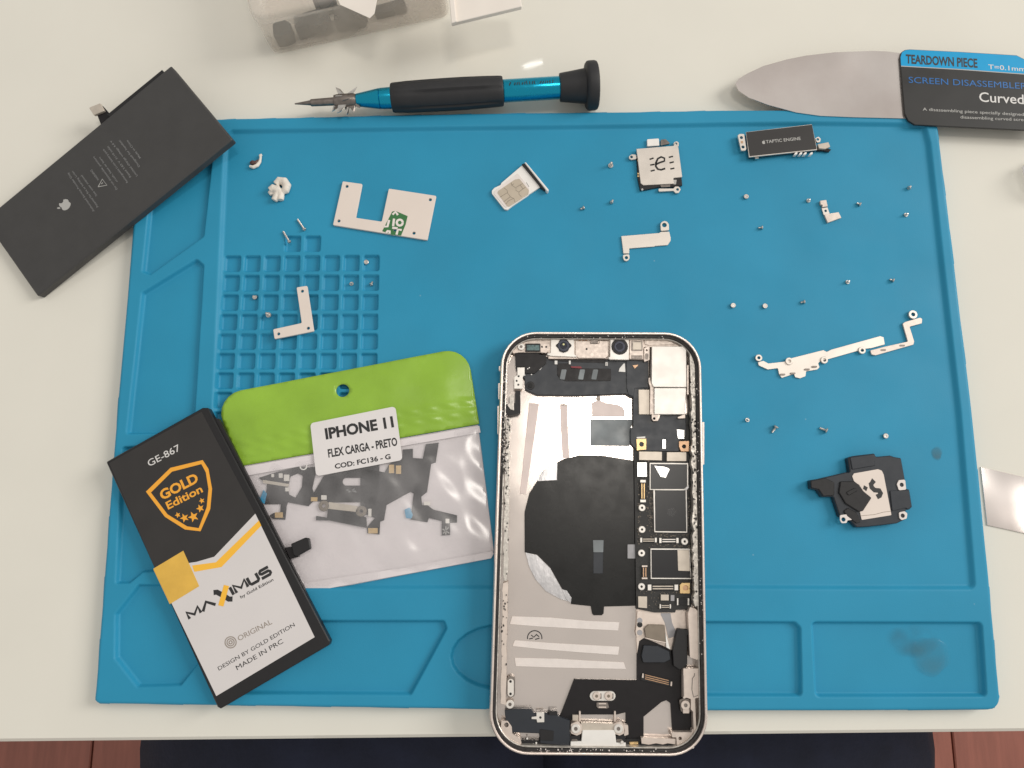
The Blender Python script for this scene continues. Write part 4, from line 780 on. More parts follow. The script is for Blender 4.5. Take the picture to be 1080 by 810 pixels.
plate('port_bar', cz, q('P', 640, 438, 862, 470, 858, 515, 632, 490), .6, 1.1, 'beige_pad', cab)
for x, y in ((600, 468), (890, 510)): disc('port_ear', cz, *q('P', x, y)[0], 1.9, .6, 1.1, 'olive_metal', cab, .1, hole=.7)
for c, v in (('P', (220, 518, 282, 560)), ('P', (945, 640, 1018, 682)), ('Q', (188, 250, 222, 305)), ('Q', (234, 255, 268, 310)), ('P', (500, 400, 550, 432))): plate('gold_contact', cz, box4(c, *v), .6, .9, 'gold', cab, r=.1)
for c, v in (('P', (290, 225, 332, 275)), ('P', (580, 385, 622, 420)), ('P', (192, 220, 214, 245)), ('P', (300, 325, 330, 355)), ('Q', (418, 492, 460, 516)), ('P', (945, 490, 970, 550)), ('Q', (560, 605, 585, 635)), ('P', (250, 215, 280, 250))): plate('silver_tip', cz, box4(c, *v), .6, .9, 'shield_metal', cab, r=.15)
plate('silver_bar', cz, q('P', 125, 265, 330, 298, 325, 320, 130, 292), .6, .9, 'beige_pad', cab); plate('blue_tab', cz, q('P', 130, 345, 158, 372, 140, 452, 100, 430), .2, .7, 'blue_film', cab); plate('blue_tab', cz, q('Q', 290, 545, 325, 530, 345, 580, 335, 605, 300, 600), .2, .7, 'blue_film', cab, r=.4)
disc('ring_end', cz, *q('P', 442, 160)[0], 1.35, .6, 1.0, 'white_pad', cab, hole=.95); strokes('cable_mark', cz, [q('P', 775, 345, 850, 352), q('P', 790, 362, 840, 335), q('P', 780, 340, 855, 362)], .3, .63, 'grey_ink', cab)
strokes('mic_mesh', cz, [q('Q', 540, 672, 585, 700), q('Q', 545, 702, 580, 662), q('Q', 562, 655, 562, 710)], .35, .66, 'pale_ink', cab)

# ================================================================== SCREWDRIVER (lies on the table behind the mat)
axz = 8.2
sf = flat(axz * MM); tip, end = sf.pt(311, 109.5), sf.pt(630, 90.0); ax = (end - tip).normalized(); Ls = (end - tip).length
drv = thing('screwdriver', 'precision screwdriver with blue shaft and black rubber grip', 'screwdriver', (tip.x + ax.x * Ls * .6, tip.y + ax.y * Ls * .6, 0))
drv_zero = Vector((0, 0, 0))
fx_ = lambda px: (px - 311) / 319 * Ls
pxm = Ls / 319
def turned(name, prof, mat, parent=drv, n=28):
    V, F = lathe(tip, ax, [(fx_(p), r * pxm) for p, r in prof], n); return mk(name, V, F, mat, parent, 'auto')
turned('bit', [(311, .7), (316, 1.2), (327, 2.6), (328.3, 3.7), (352, 4.2), (352.8, 6.4), (356, 7.0), (372, 7.2), (375.5, 6.2)], 'dark_steel')
turned('collet', [(375.5, 5.8), (376.5, 6.6), (398, 10.2), (400, 10.6), (400.4, 10.0), (401, 10.6), (413, 11.0), (414, 10.8)], 'blue_anodised')
def ribbed(prof, n=48):
    V, F = lathe(tip, ax, [(fx_(p), r * pxm) for p, r in prof], n); axis = ax
    for i, v in enumerate(V):
        row = i // n; t = row / (len(prof) - 1); d = v - tip; along = d.dot(axis); rad = d - axis * along
        k = i % n; g = math.exp(-((math.sin(3 * (2 * math.pi * k / n))) / .22) ** 2) * (1 if .22 < t < .8 else 0)
        V[i] = tip + axis * along + rad * (1 - .09 * g)
    return V, F
V, F = ribbed([(412.5, 12), (413, 14.2), (414.5, 15.0), (430, 15.8), (450, 16.2), (470, 16.4), (490, 16.4), (510, 16.0), (525, 15.5), (529, 15.2), (530.3, 14.4), (530.5, 12)]); mk('rubber_grip', V, F, 'rubber', drv, 'auto')
turned('shaft', [(530, 11.2), (531, 11.6), (588, 11.6), (590, 11.4)], 'blue_anodised')
sh_fr = Fr(tip + Vector((0, 0, 11.75 * pxm)), (0, 0, 1)); rk = random.Random(2); strokes('engraved_marks', sh_fr, [[(x, 90.0 - (x - 537) * .062), (x + rk.uniform(-.8, 1.6), 86.8 - (x - 537) * .062 + rk.uniform(-.4, .8))] for x in [537 + k * 2.7 for k in range(18)] if rk.random() > .15], .35, .05, 'ink', drv)
turned('spinner_cap', [(590, 12.4), (590.3, 14.2), (592, 14.6), (606, 16.3), (617, 17.8), (617.6, 22.5), (619, 24.3), (621, 24.9), (627, 24.9), (629, 24.2), (630, 22.5)], 'rubber')
rr = random.Random(21)                                          # steel flakes held by the magnetic bit
FL = [('large bright flake pointing down from the screwdriver bit', 362, -10.5, 1.2, 8, 'steel'), ('bright flake at lower left of the screwdriver bit', 356, -8.5, .4, 7, 'steel'), ('dark flake at lower right under the screwdriver bit', 371, -9.5, .6, 7, 'dark_steel'),
      ('small flake against the blue tip of the screwdriver', 376, -6.5, 1.0, 5, 'dark_steel'), ('thin bright flake rising above the screwdriver bit', 361, 10, .5, 6, 'steel'), ('thin flake leaning above the right end of the bit', 369, 9, .8, 7, 'steel'),
      ('flake lying flat on top of the screwdriver bit', 359, 2, 2.6, 6, 'steel'), ('dark flake on the right of the magnetic bit', 367, -3, 2.6, 6, 'dark_steel'), ('short bright flake low in the middle of the cluster', 366, -11.5, .2, 5, 'steel')]
ay_ = Vector((-ax.y, ax.x, 0))
for lab, px_, ov_, zz, sz_, m_ in FL:
    base = tip + ax * fx_(px_) + ay_ * (ov_ * .6 * pxm) + Vector((0, 0, zz * MM)); far = tip + ax * (fx_(px_) + rr.uniform(-8, 8) * pxm) + ay_ * (ov_ * pxm * 1.4) + Vector((0, 0, zz * MM * .6))
    w_ = sz_ * pxm * .62; pts = [base - ax * w_, base + ax * w_ * .8, far + ax * w_ * .6 + Vector((0, 0, rr.uniform(-.001, .002))), far - ax * w_ * rr.uniform(-.2, .5) + Vector((0, 0, rr.uniform(-.0005, .001)))]
    n_ = (pts[1] - pts[0]).cross(pts[2] - pts[0]).normalized() * .0003
    V = [p - base for p in pts] + [p - base + n_ for p in pts]
    fk = mk('metal_flake', V, [(3, 2, 1, 0), (4, 5, 6, 7)] + [(i, (i + 1) % 4, 4 + (i + 1) % 4, 4 + i) for i in range(4)], m_); fk.location = base
    tag(fk, lab, 'flake', 'steel flakes on the screwdriver bit')

# ================================================================== TEARDOWN CARD TOOL
bz = flat((ZT + .15) * MM)
tool = thing('opening_tool', 'steel pry blade with printed black and blue card handle', 'pry tool', bz.pt(930, 95))
plate('blade', bz, [(775.5, 88.5), (779, 83), (788, 77.5), (805, 69.5), (830, 62.5), (850, 58.5), (880, 55), (920, 53.5), (935, 54), (958, 57), (962, 125), (900, 123.5), (865, 122), (840, 118.5), (810, 110.5), (790, 103), (779, 95.5)], 0, .35, 'blade_steel', tool, bev=.06)
cardp = q('Z', 130, 205, 140, 168, 165, 152, 200, 148, 560, 166, 960, 190, 1010, 215, 1250, 340, 1250, 735, 1012, 722, 400, 692, 235, 684, 190, 655, 165, 605)
card = plate('card_handle', bz, cardp, .36, 1.2, 'card_black', tool, r=.6, bev=.1)
plate('blue_band', bz, q('Z', 134, 205, 144, 170, 168, 155, 200, 151, 560, 169, 960, 193, 1006, 217, 1130, 282, 1130, 330, 1012, 322, 560, 289, 137, 265), 1.2, 1.24, 'card_blue', card, r=.3)
strokes('white_line', bz, [q('Z', 137, 268, 560, 292, 1012, 325, 1130, 333)], .35, 1.25, 'pale_ink', card)
def ct(body, x0, y0, x1, y1, cap, mat, bold=.0): text('lettering', bz, body, q('Z', x0, y0)[0], q('Z', x1, y1)[0], cap, 1.27, mat, card, bold)
ct('TEARDOWN PIECE', 172, 246, 682, 278, 10.5, 'ink', .03); ct('T=0.1mm', 758, 288, 1024, 306, 5.6, 'white_ink', .006); ct('SCREEN DISASSEMBLER', 192, 386, 1034, 432, 7.4, 'card_blue_ink', 0)
ct('Curved', 695, 520, 1012, 538, 11.5, 'white_ink', .008); ct('A disassembling piece specially designed for', 292, 584, 1080, 626, 3.6, 'pale_ink', .004); ct('disassembling curved screens', 560, 640, 1068, 662, 3.6, 'pale_ink', .004)

# steel sheet at the right edge
sh2 = plate('steel_sheet', T0, [(1034.5, 492.5), (1090, 505.5), (1090, 564.5), (1041.2, 553.8)], .05, .5, 'blade_steel', bev=.06, org=T0.pt(1060, 530)); tag(sh2, 'bare steel blade lying beside the right edge of mat', 'blade')
# crumpled clear wrap at the right edge
bm = bmesh.new(); bmesh.ops.create_icosphere(bm, subdivisions=4, radius=1.0); rr = random.Random(3)
from mathutils import noise as mn
for v in bm.verts:
    n = mn.fractal(v.co * 2.2, 1.0, 2.0, 4); v.co *= (1 + .28 * n); v.co.x *= 8 * MM; v.co.y *= 7 * MM; v.co.z = max(v.co.z * 5 * MM, -4.5 * MM) + 4.6 * MM
me = bpy.data.meshes.new('plastic_wrap'); bm.to_mesh(me); bm.free(); me.materials.append(MATS['clear_wrap']); wr = link(bpy.data.objects.new('plastic_wrap', me)); wr.location = T0.pt(1097, 190); tag(wr, 'crumpled clear plastic scrap at the right table edge', 'plastic scrap')

# ================================================================== FROSTED PARTS BOX (far left edge of the table)
BH = 24.0
p0, p1 = T0.pt(287, 60), T0.pt(474, 19.0); dx_ = (p1 - p0).normalized(); dy_ = Vector((-dx_.y, dx_.x, 0)); Wb = (p1 - p0).length + .001; Db = .075
pbx = thing('parts_box', 'frosted clear plastic parts box with white latch flap', 'box', p0 + dx_ * Wb / 2 + dy_ * Db / 2)
bf = Fr(p0); bf.u = dx_; bf.v = dy_
rect = [Vector((0, 0)), Vector((Wb, 0)), Vector((Wb, Db)), Vector((0, Db))]
def shell(name, prof, mat, cap_bottom=True):
    V, F = [], []; rings = [rounded(offset(rect, i * MM), max(4.0 - i, .5) * MM, 5) for i, h in prof]; n = len(rings[0])
    for r_, (i, h) in zip(rings, prof): V += [bf.w(p, h * MM) for p in r_]
    for a in range(len(prof) - 1):
        for k in range(n): F.append((a * n + k, a * n + (k + 1) % n, (a + 1) * n + (k + 1) % n, (a + 1) * n + k))
    if cap_bottom: F.append(tuple(range(n - 1, -1, -1)))
    F.append(tuple((len(prof) - 1) * n + k for k in range(n)))
    return mk(name, V, F, mat, pbx, 'auto')
shell('tray', [(1.2, .1), (.5, .6), (.3, 2), (0, 19.0), (1.0, 19.0), (1.3, 2.0), (1.6, 1.2)], 'frosted_plastic')
shell('lid', [(-.4, 19.1), (-.5, 22.5), (-.1, BH - .5), (.6, BH), (4, BH), (4.6, BH - .6), (5, BH - .6)], 'frosted_plastic', False)
lz = flat(21 * MM)
plate('latch_flap', lz, [(472, -22), (545.5, -22), (550.5, 6.5), (476, 24.5)], -1.0, .8, 'warm_white', pbx, r=.4, bev=.2); plate('latch_rib', lz, [(472, -22), (477, -22), (481.5, 22.5), (476, 24.3)], .8, 2.2, 'warm_white', pbx, bev=.2)
plate('paper_label', flat((BH + .1) * MM), [(350, -20), (357, 1), (359, 5), (390, 19), (395, 14), (398, -2), (402, -22)], 0, .12, 'warm_white', pbx)
for lab, pts, hz in (('leftmost dark block inside the frosted parts box', [(287, 24), (300, 20), (306, 24), (307, 33), (298, 37), (288, 38)], 7), ('large dark part in the middle of the frosted box', [(309, 16), (322, 12), (336, 8), (346, 12), (347, 22), (338, 27), (324, 27), (311, 31)], 7),
        ('rounded dark part under the pale paper label in box', [(351, 3), (362, 6), (374, 2), (385, 9), (382, 17), (366, 20), (352, 22)], 7), ('dark part behind the others, deep in the box', [(328, -10), (350, -14), (352, -3), (330, 3)], 9), ('long grey part lying at the right in the box', [(392, 6), (425, -3), (429, 6), (396, 14)], 4)):
    s_ = plate('spare_part', flat(1.4 * MM), pts, 0, hz, 'spare_dark', None, r=.9, bev=.5, org=flat(1.4 * MM).pt(*pts[0])); tag(s_, lab, 'spare part', 'dark parts inside the frosted box')

# ================================================================== SMALL PARTS ON THE MAT
# U-shaped white plate with green print
up = thing('notched_plate', 'pale U-shaped plastic plate with green printed corner', 'plate', TRAYF.pt(408, 225))
plate('plate_body', TRAYF, q('V', 178, 92, 350, 116, 292, 412, 520, 446, 582, 156, 998, 220, 920, 608, 92, 476), 0, .9, 'plastic_plate', up, r=.45, bev=.1, holes=tuple((*q('V', *c)[0], .62) for c in ((216, 137), (145, 440), (946, 254), (803, 547), (637, 518))))
gp = plate('green_sticker', TRAYF, q('V', 612, 358, 640, 352, 747, 398, 730, 470, 690, 568, 610, 562, 524, 530), .9, .95, 'green_print', up, holes=((*q('V', 637, 518)[0], .62),))
TXT = Fr((0, 0, TRAYF.o.z))
strokes('lettering', TRAYF, [q('V', 585, 432, 570, 490, 540, 488), q('V', 628, 420, 620, 486), [(q('V', 678 + 26 * math.cos(a), 455 + 26 * math.sin(a))[0]) for a in [2 * math.pi * k / 16 for k in range(17)]], q('V', 615, 385, 640, 360, 662, 388), q('V', 560, 545, 572, 528, 590, 530, 588, 552), q('V', 612, 500, 660, 505), q('V', 650, 560, 662, 515, 695, 520)], .85, .97, 'white_tape', up)
# L-shaped plate over the grid
lpz = flat((ZTRAY + .15) * MM)
ll = plate('corner_plate', lpz, q('W', 402, 300, 480, 288, 530, 622, 240, 680, 230, 608, 440, 562), 0, .9, 'plastic_plate', None, r=.45, bev=.1, holes=tuple((*q('W', *c)[0], .6) for c in ((445, 328), (489, 600), (271, 642))), org=lpz.pt(310, 330)); tag(ll, 'pale L-shaped plastic plate lying on the square grid', 'plate')
# sim tray
st = thing('sim_tray', 'silver card tray with gold-contact chip card in it', 'card tray', TRAYF.pt(550, 195))
plate('tray_body', TRAYF, q('S', 528, 165, 752, 428, 612, 520, 600, 535, 405, 665, 350, 710, 310, 700, 160, 510, 158, 475, 190, 440, 265, 405, 275, 380), 0, .9, 'white_pad', st, r=.3, bev=.1)
plate('tray_face', TRAYF, q('S', 556, 128, 575, 128, 855, 465, 840, 488), 0, 2.2, 'white_pad', st, r=.3, bev=.15); plate('tray_seal', TRAYF, q('S', 525, 150, 555, 140, 825, 470, 795, 462, 748, 425), 0, 1.5, 'rubber', st, bev=.1)
simc = thing('sim_card', 'small chip card with gold contacts seated in the tray', 'chip card', TRAYF.pt(540, 200, .9 * MM))
plate('card_body', TRAYF, q('S', 475, 262, 615, 440, 618, 500, 340, 680, 318, 672, 185, 510, 190, 480), .9, 1.05, 'white_tape', simc, r=.4)
chipo = q('S', 495, 330, 612, 470, 605, 520, 375, 668, 345, 665, 228, 505, 235, 480, 440, 340)
plate('contact_plate', TRAYF, chipo, 1.05, 1.12, M('sim_gold', (0.58, 0.50, 0.40), .38, .7, var=.05, vscale=300), simc, r=.5)
strokes('contact_gaps', TRAYF, [q('S', 305, 440, 345, 470, 352, 505, 385, 550, 430, 575, 440, 615), q('S', 258, 555, 350, 500), q('S', 302, 612, 385, 550), q('S', 330, 640, 360, 600, 425, 570), q('S', 395, 375, 405, 410, 455, 445, 452, 470, 490, 495, 490, 520, 520, 548), q('S', 455, 435, 540, 385), q('S', 490, 490, 570, 432), q('S', 505, 405, 540, 455), q('S', 400, 410, 430, 390)], .16, 1.14, 'olive_metal', simc)
strokes('tray_marks', TRAYF, [q('S', 580, 375, 612, 428)], .2, .93, 'grey_ink', st)
# sim reader
rd = thing('card_reader', 'square steel card reader shield with letter e cut out', 'card reader', TRAYF.pt(694, 177))
plate('reader_base', TRAYF, q('R', 190, 300, 215, 215, 700, 170, 748, 640, 640, 660, 470, 660, 270, 700, 235, 700, 205, 560), 0, 1.0, 'black_plastic', rd, bev=.1)
cov = plate('steel_cover', TRAYF, q('R', 186, 195, 640, 158, 660, 118, 700, 175, 748, 540, 640, 552, 642, 622, 272, 640, 240, 615, 222, 480, 205, 330), 1.0, 1.5, 'plate_steel', rd, r=.25, bev=.12)
strokes('cut_letter', TRAYF, [q('R', 428, 385, 470, 365, 530, 345, 530, 310, 490, 295, 450, 315, 425, 370, 425, 410, 450, 445, 490, 452, 540, 435)], .75, 1.53, 'dark_hole', cov)
strokes('cut_slot', TRAYF, [q('R', *v) for v in ((348, 325, 398, 308), (355, 395, 410, 385), (362, 468, 412, 455), (582, 300, 635, 288), (592, 368, 645, 355), (602, 442, 652, 432))], .6, 1.53, 'dark_hole', cov)
plate('contact_tab', TRAYF, q('R', 318, 78, 462, 68, 468, 155, 320, 165), 0, .9, 'white_pad', rd, r=.3, bev=.1); plate('flex_tab', TRAYF, q('R', 485, 85, 545, 78, 600, 130, 485, 155), 0, .8, 'dark_steel', rd, r=.2)
for c, hl in ((q('R', 95, 290, 130, 262, 185, 268, 190, 320, 130, 330, 100, 318), (128, 295)), (q('R', 640, 165, 645, 115, 680, 102, 706, 120, 704, 172), (670, 135)), (q('R', 455, 680, 640, 680, 660, 655, 705, 655, 730, 690, 705, 735, 665, 735, 640, 708, 460, 718), (690, 692))): plate('fixing_ear', TRAYF, c, .2, 1.0, 'plate_steel', rd, r=.5, holes=((*q('R', *hl)[0], .55),), bev=.05)
for y in (290, 330, 490, 520): plate('side_contact', TRAYF, box4('R', 200, y, 222, y + 18), 1.0, 1.3, 'gold', rd)
plate('corner_spring', TRAYF, q('R', 640, 575, 680, 575, 670, 630, 642, 630), 1.0, 1.2, 'steel', rd); plate('corner_spring', TRAYF, q('R', 480, 640, 600, 630, 600, 660, 490, 665), 1.0, 1.2, 'dark_steel', rd)
disc('corner_tip', TRAYF, *q('R', 260, 690)[0], .45, 0, 1.2, 'steel', rd, .1)
# bracket plate
bk = thing('steel_bracket', 'plain stepped steel bracket with an eyelet at each end', 'bracket', TRAYF.pt(681, 254))
plate('bracket_plate', TRAYF, q('Y', 205, 322, 745, 278, 770, 262, 890, 258, 912, 350, 908, 395, 868, 452, 690, 465, 680, 472, 320, 500, 322, 572, 235, 572), 0, .6, 'plate_steel', bk, r=.2, bev=.1)
plate('eyelet', TRAYF, q('Y', 762, 150, 785, 118, 820, 104, 862, 118, 885, 155, 888, 240, 768, 252), .1, 1.0, 'plate_steel', bk, r=.5, bev=.1, holes=((*q('Y', 820, 167)[0], .9),)); plate('eyelet', TRAYF, q('Y', 230, 590, 322, 578, 326, 640, 305, 672, 275, 680, 245, 668, 230, 635), .1, .9, 'plate_steel', bk, r=.5, bev=.1, holes=((*q('Y', 279, 631)[0], .65),))
# taptic engine
tz = TRAYF; te = thing('vibration_motor', 'flat black vibration motor block with printed lettering', 'motor', tz.pt(822, 150))
plate('motor_base', tz, q('T', 160, 180, 775, 108, 822, 340, 186, 408), 0, 1.7, 'black_plastic', te, r=.2); plate('steel_case', tz, q('T', 150, 172, 778, 98, 828, 342, 180, 412), 1.7, 2.3, 'plate_steel', te, r=.2, bev=.1); plate('black_cover', tz, q('T', 153, 175, 777, 103, 822, 335, 187, 402), 2.3, 2.38, 'label_black', te, r=.15)
text('lettering', tz, 'TAPTIC ENGINE', q('T', 342, 280)[0], q('T', 672, 247)[0], 3.6, 2.42, 'pale_ink', te, .012); fruit_mark(tz, 'T', 319, 270, 17, -.1, 2.42, 'pale_ink', te)
plate('mount_ear', tz, q('T', 72, 205, 90, 190, 135, 190, 155, 330, 148, 348, 105, 350), 1.2, 2.0, 'plate_steel', te, r=.4, holes=((*q('T', 108, 226)[0], .62), (*q('T', 123, 315)[0], .62)), bev=.08); plate('ear_slot', tz, box4('T', 102, 258, 124, 280), 2.0, 2.05, 'copper', te)
plate('mount_ear', tz, q('T', 808, 232, 840, 216, 862, 238, 855, 268, 825, 272), 1.2, 2.0, 'plate_steel', te, r=.4, holes=((*q('T', 832, 243)[0], .55),)); plate('flex_tail', tz, q('T', 815, 330, 850, 300, 960, 340, 940, 362, 880, 350, 830, 352), .3, 1.0, 'black_flex', te); plate('connector', tz, q('T', 832, 288, 935, 268, 952, 312, 905, 332, 845, 328), 1.0, 2.0, 'beige_pad', te, r=.2, bev=.1)
for x in (605, 650, 692, 750): plate('solder_pad', tz, q('T', x, 388, x + 18, 366, x + 36, 364, x + 32, 384), .6, 2.3, 'white_pad', te, r=.1)
plate('small_foot', tz, q('T', 235, 410, 270, 406, 272, 424, 240, 426), 0, 1.6, 'steel', te)
# tiny gold bracket
tb_ = thing('tiny_bracket', 'tiny tan L-shaped metal clip among the right-hand screws', 'clip', TRAYF.pt(876, 222))
plate('clip_foot', TRAYF, q('U', 245, 385, 290, 375, 370, 362, 395, 412, 275, 455), 0, .9, 'cream_metal', tb_, bev=.1); plate('clip_neck', TRAYF, q('U', 222, 330, 272, 322, 290, 375, 240, 388), .1, .7, 'plate_steel', tb_, holes=((*q('U', 256, 352)[0], .5),)); plate('clip_top', TRAYF, q('U', 208, 262, 262, 255, 275, 312, 225, 320, 230, 300, 212, 295), 0, 1.1, 'cream_metal', tb_, bev=.1)
# long bracket
lb = thing('long_bracket', 'long thin zigzag steel bracket with several eyelets', 'bracket', TRAYF.pt(885, 368))
plate('main_strip', TRAYF, q('X', 210, 435, 235, 428, 258, 440, 330, 432, 362, 416, 505, 380, 520, 388, 540, 378, 760, 317, 776, 322, 782, 355, 720, 372, 690, 375, 540, 418, 490, 432, 482, 440, 488, 458, 478, 468, 428, 476, 425, 498, 400, 508, 378, 502, 372, 488, 318, 506, 306, 490, 300, 462, 255, 468, 215, 450), 0, .6, 'plate_steel', lb, r=.25, bev=.08)
plate('end_strip', TRAYF, q('X', 716, 382, 780, 365, 885, 342, 862, 262, 872, 254, 940, 234, 950, 240, 948, 260, 893, 275, 914, 342, 910, 356, 740, 404, 722, 400), .1, .8, 'cream_metal', lb, r=.3, bev=.08)
for x, y, r_ in ((215, 415, 1.25), (352, 430, 1.35), (510, 425, 1.3), (680, 381, 1.3), (909, 220, 1.6)): disc('eyelet', TRAYF, *q('X', x, y)[0], r_, .1, 1.1, 'plate_steel', lb, .1, hole=r_ * .48)
for x, y in ((368, 485), (432, 467), (465, 455), (775, 380), (860, 360), (322, 490)): plate('rivet_slot', TRAYF, capsule('X', x - 12, y - 4, x + 12, y + 4), .6, .9, 'dark_steel', lb)
# loudspeaker
sk = thing('loudspeaker', 'black loudspeaker module with pale squiggle-marked plate', 'speaker', TRAYF.pt(910, 520))
plate('rear_housing', TRAYF, q('L', 80, 310, 150, 300, 405, 240, 440, 240, 420, 110, 470, 92, 660, 70, 675, 100, 800, 88, 840, 102, 900, 112, 938, 320, 930, 385, 975, 395, 1000, 550, 975, 575, 940, 580, 945, 660, 860, 700, 600, 730, 500, 735, 430, 660, 350, 640, 290, 460, 190, 460, 150, 400, 85, 385), 0, 2.6, 'slate_plastic', sk, r=.5, bev=.3)
plate('top_step', TRAYF, q('L', 440, 105, 655, 75, 668, 180, 460, 215), 2.6, 3.0, 'slate_plastic', sk, r=.3, bev=.2); plate('side_step', TRAYF, q('L', 800, 405, 970, 400, 990, 545, 960, 570, 940, 560, 820, 590), 2.6, 3.0, 'slate_plastic', sk, r=.3, bev=.15)
plate('nozzle', TRAYF, q('L', 85, 315, 220, 290, 300, 330, 300, 450, 200, 455, 160, 395, 90, 380), 2.6, 3.4, 'black_plastic', sk, r=.6, bev=.25); 
pl_ = plate('pale_plate', TRAYF, q('L', 460, 275, 475, 250, 690, 212, 725, 225, 742, 260, 812, 625, 545, 668, 528, 590, 555, 588, 632, 470, 560, 410, 520, 350, 480, 330), 2.6, 2.85, 'plastic_plate', sk, r=.3)
strokes('squiggle_mark', TRAYF, [q('L', 628, 312, 650, 325, 628, 345, 635, 375, 660, 400, 705, 405, 715, 425, 705, 450, 680, 462)], 1.7, 2.88, 'ink', pl_); strokes('squiggle_mark', TRAYF, [q('L', 560, 375, 582, 382, 570, 398)], 1.5, 2.88, 'ink', pl_)
strokes('plate_crease', TRAYF, [q('L', 530, 632, 660, 620, 740, 598, 808, 590)], .15, 2.87, 'olive_metal', pl_)
plate('rubber_flap', TRAYF, q('L', 355, 320, 480, 320, 525, 355, 560, 410, 632, 465, 550, 590, 520, 595, 400, 520, 340, 420), 2.85, 3.3, 'black_plastic', sk, r=.6, bev=.25); plate('flap_rib', TRAYF, q('L', 400, 420, 480, 380, 520, 400, 430, 450), 3.3, 3.6, 'black_plastic', sk, r=.5, bev=.2); plate('lower_rib', TRAYF, q('L', 380, 590, 420, 560, 500, 600, 540, 690, 500, 700, 420, 640), 2.6, 3.1, 'black_plastic', sk, r=.6, bev=.2)
for c, hl in ((q('L', 862, 345, 880, 310, 935, 305, 945, 395, 880, 402), (905, 352)), (q('L', 880, 600, 930, 590, 955, 610, 950, 655, 905, 670, 885, 650), (914, 630)), (q('L', 350, 625, 410, 618, 412, 635, 455, 635, 458, 668, 415, 672, 410, 695, 365, 698, 350, 670), (381, 664))): plate('mount_ear', TRAYF, c, 2.6, 3.0, 'white_tape', sk, r=.5, holes=((*q('L', *hl)[0], .75),))
# scraps of putty and film
def blob(name, label, cat, chains, vox, mat, base):
    V, F = [], []
    for path, rad in chains:
        v, f = sweep(path, [x * 1.22 for x in rad], 12); k = len(V); V += v; F += [tuple(i + k for i in t) for t in f]
    o = mk(name, V, F, mat, None, True, org=base); md = o.modifiers.new('fuse', 'REMESH'); md.mode = 'VOXEL'; md.voxel_size = vox; md.use_smooth_shade = True
    sm = o.modifiers.new('soft', 'SMOOTH'); sm.iterations = 8; tag(o, label, cat); return o
pw = lambda c, h, *v: [TRAYF.pt(x, y, h * MM) for x, y in v]
k3 = lambda x, y: (250 + x / 6.75, 150 + y / 6.75)
blob('putty_lump', 'white crumpled lump of adhesive on the mat', 'adhesive', [
    (pw('', 1.3, k3(275, 300), k3(300, 275), k3(335, 280), k3(355, 310), k3(345, 345), k3(325, 352)), [.0010, .0013, .0014, .0014, .0012, .0009]),
    (pw('', 1.4, k3(235, 345), k3(255, 330), k3(285, 340), k3(310, 330)), [.0011, .0014, .0013, .0012]), (pw('', 1.0, k3(300, 330), k3(290, 370), k3(265, 415)), [.0012, .0012, .0010]), (pw('', 1.1, k3(305, 350), k3(312, 385), k3(310, 412)), [.0012, .0011, .0010]), (pw('', .9, k3(240, 350), k3(250, 375)), [.0010, .0007])], .00016, 'putty', TRAYF.pt(292, 202))
fp = blob('film_scrap', 'curled white and brown scrap of film on the mat', 'scrap', [(pw('', .7, k3(88, 170), k3(115, 178), k3(145, 165), k3(162, 140), k3(168, 110), k3(165, 95), k3(178, 88)), [.0004, .0006, .0006, .0005, .0004, .0005, .0004])], .00016, 'putty', TRAYF.pt(268, 172))
fs = blob('film_scrap', 'dark brown flake tucked inside the curled white scrap', 'scrap', [(pw('', .5, k3(92, 150), k3(110, 145), k3(135, 148), k3(155, 125)), [.0004, .0008, .0007, .0003])], .00016, 'brown_speck', TRAYF.pt(266, 171))
# ------------------------------------------------------------------ screws
def screw_mesh(name, hr, hh, sr_, sl, n=14):
    """head at the bottom, shank up the z axis; cross recess in the head's underside"""
    prof = [(hr * .35, hh * .45), (hr * .42, 0), (hr * .85, 0), (hr, hh * .25), (hr, hh * .8), (hr * .93, hh), (sr_, hh)]
    z = hh; k = 0
    while z < hh + sl - .15 * MM: prof += [(sr_ * (1.0 if k % 2 else .82), z + .09 * MM)]; z += .12 * MM; k += 1
    prof += [(sr_ * .7, hh + sl), (0.00001, hh + sl + .05 * MM)]
    V, F = [], []; prof = [(1e-6, hh * .5)] + prof
    for r_, z in prof: V += [(r_ * math.cos(2 * math.pi * a / n), r_ * math.sin(2 * math.pi * a / n), z) for a in range(n)]
    for i in range(len(prof) - 1):
        for a in range(n): F.append((i * n + (a + 1) % n, i * n + a, (i + 1) * n + a, (i + 1) * n + (a + 1) % n))
    me = bpy.data.meshes.new(name); me.from_pydata(V, [], [f[::-1] for f in F]); me.polygons.foreach_set('use_smooth', [True] * len(me.polygons)); me.set_sharp_from_angle(angle=math.radians(35)); me.materials.append(MATS['screw_steel'])
    bmx = bmesh.new(); bmx.from_mesh(me); bmesh.ops.recalc_face_normals(bmx, faces=bmx.faces); bmx.to_mesh(me); bmx.free(); return me
SM = screw_mesh('screw', .78 * MM, .45 * MM, .42 * MM, 1.15 * MM); SB = screw_mesh('screw', 1.0 * MM, .5 * MM, .5 * MM, 2.3 * MM); SP = screw_mesh('screw', .75 * MM, .6 * MM, .42 * MM, 4.6 * MM); SS = screw_mesh('screw', .95 * MM, .5 * MM, .45 * MM, .35 * MM)
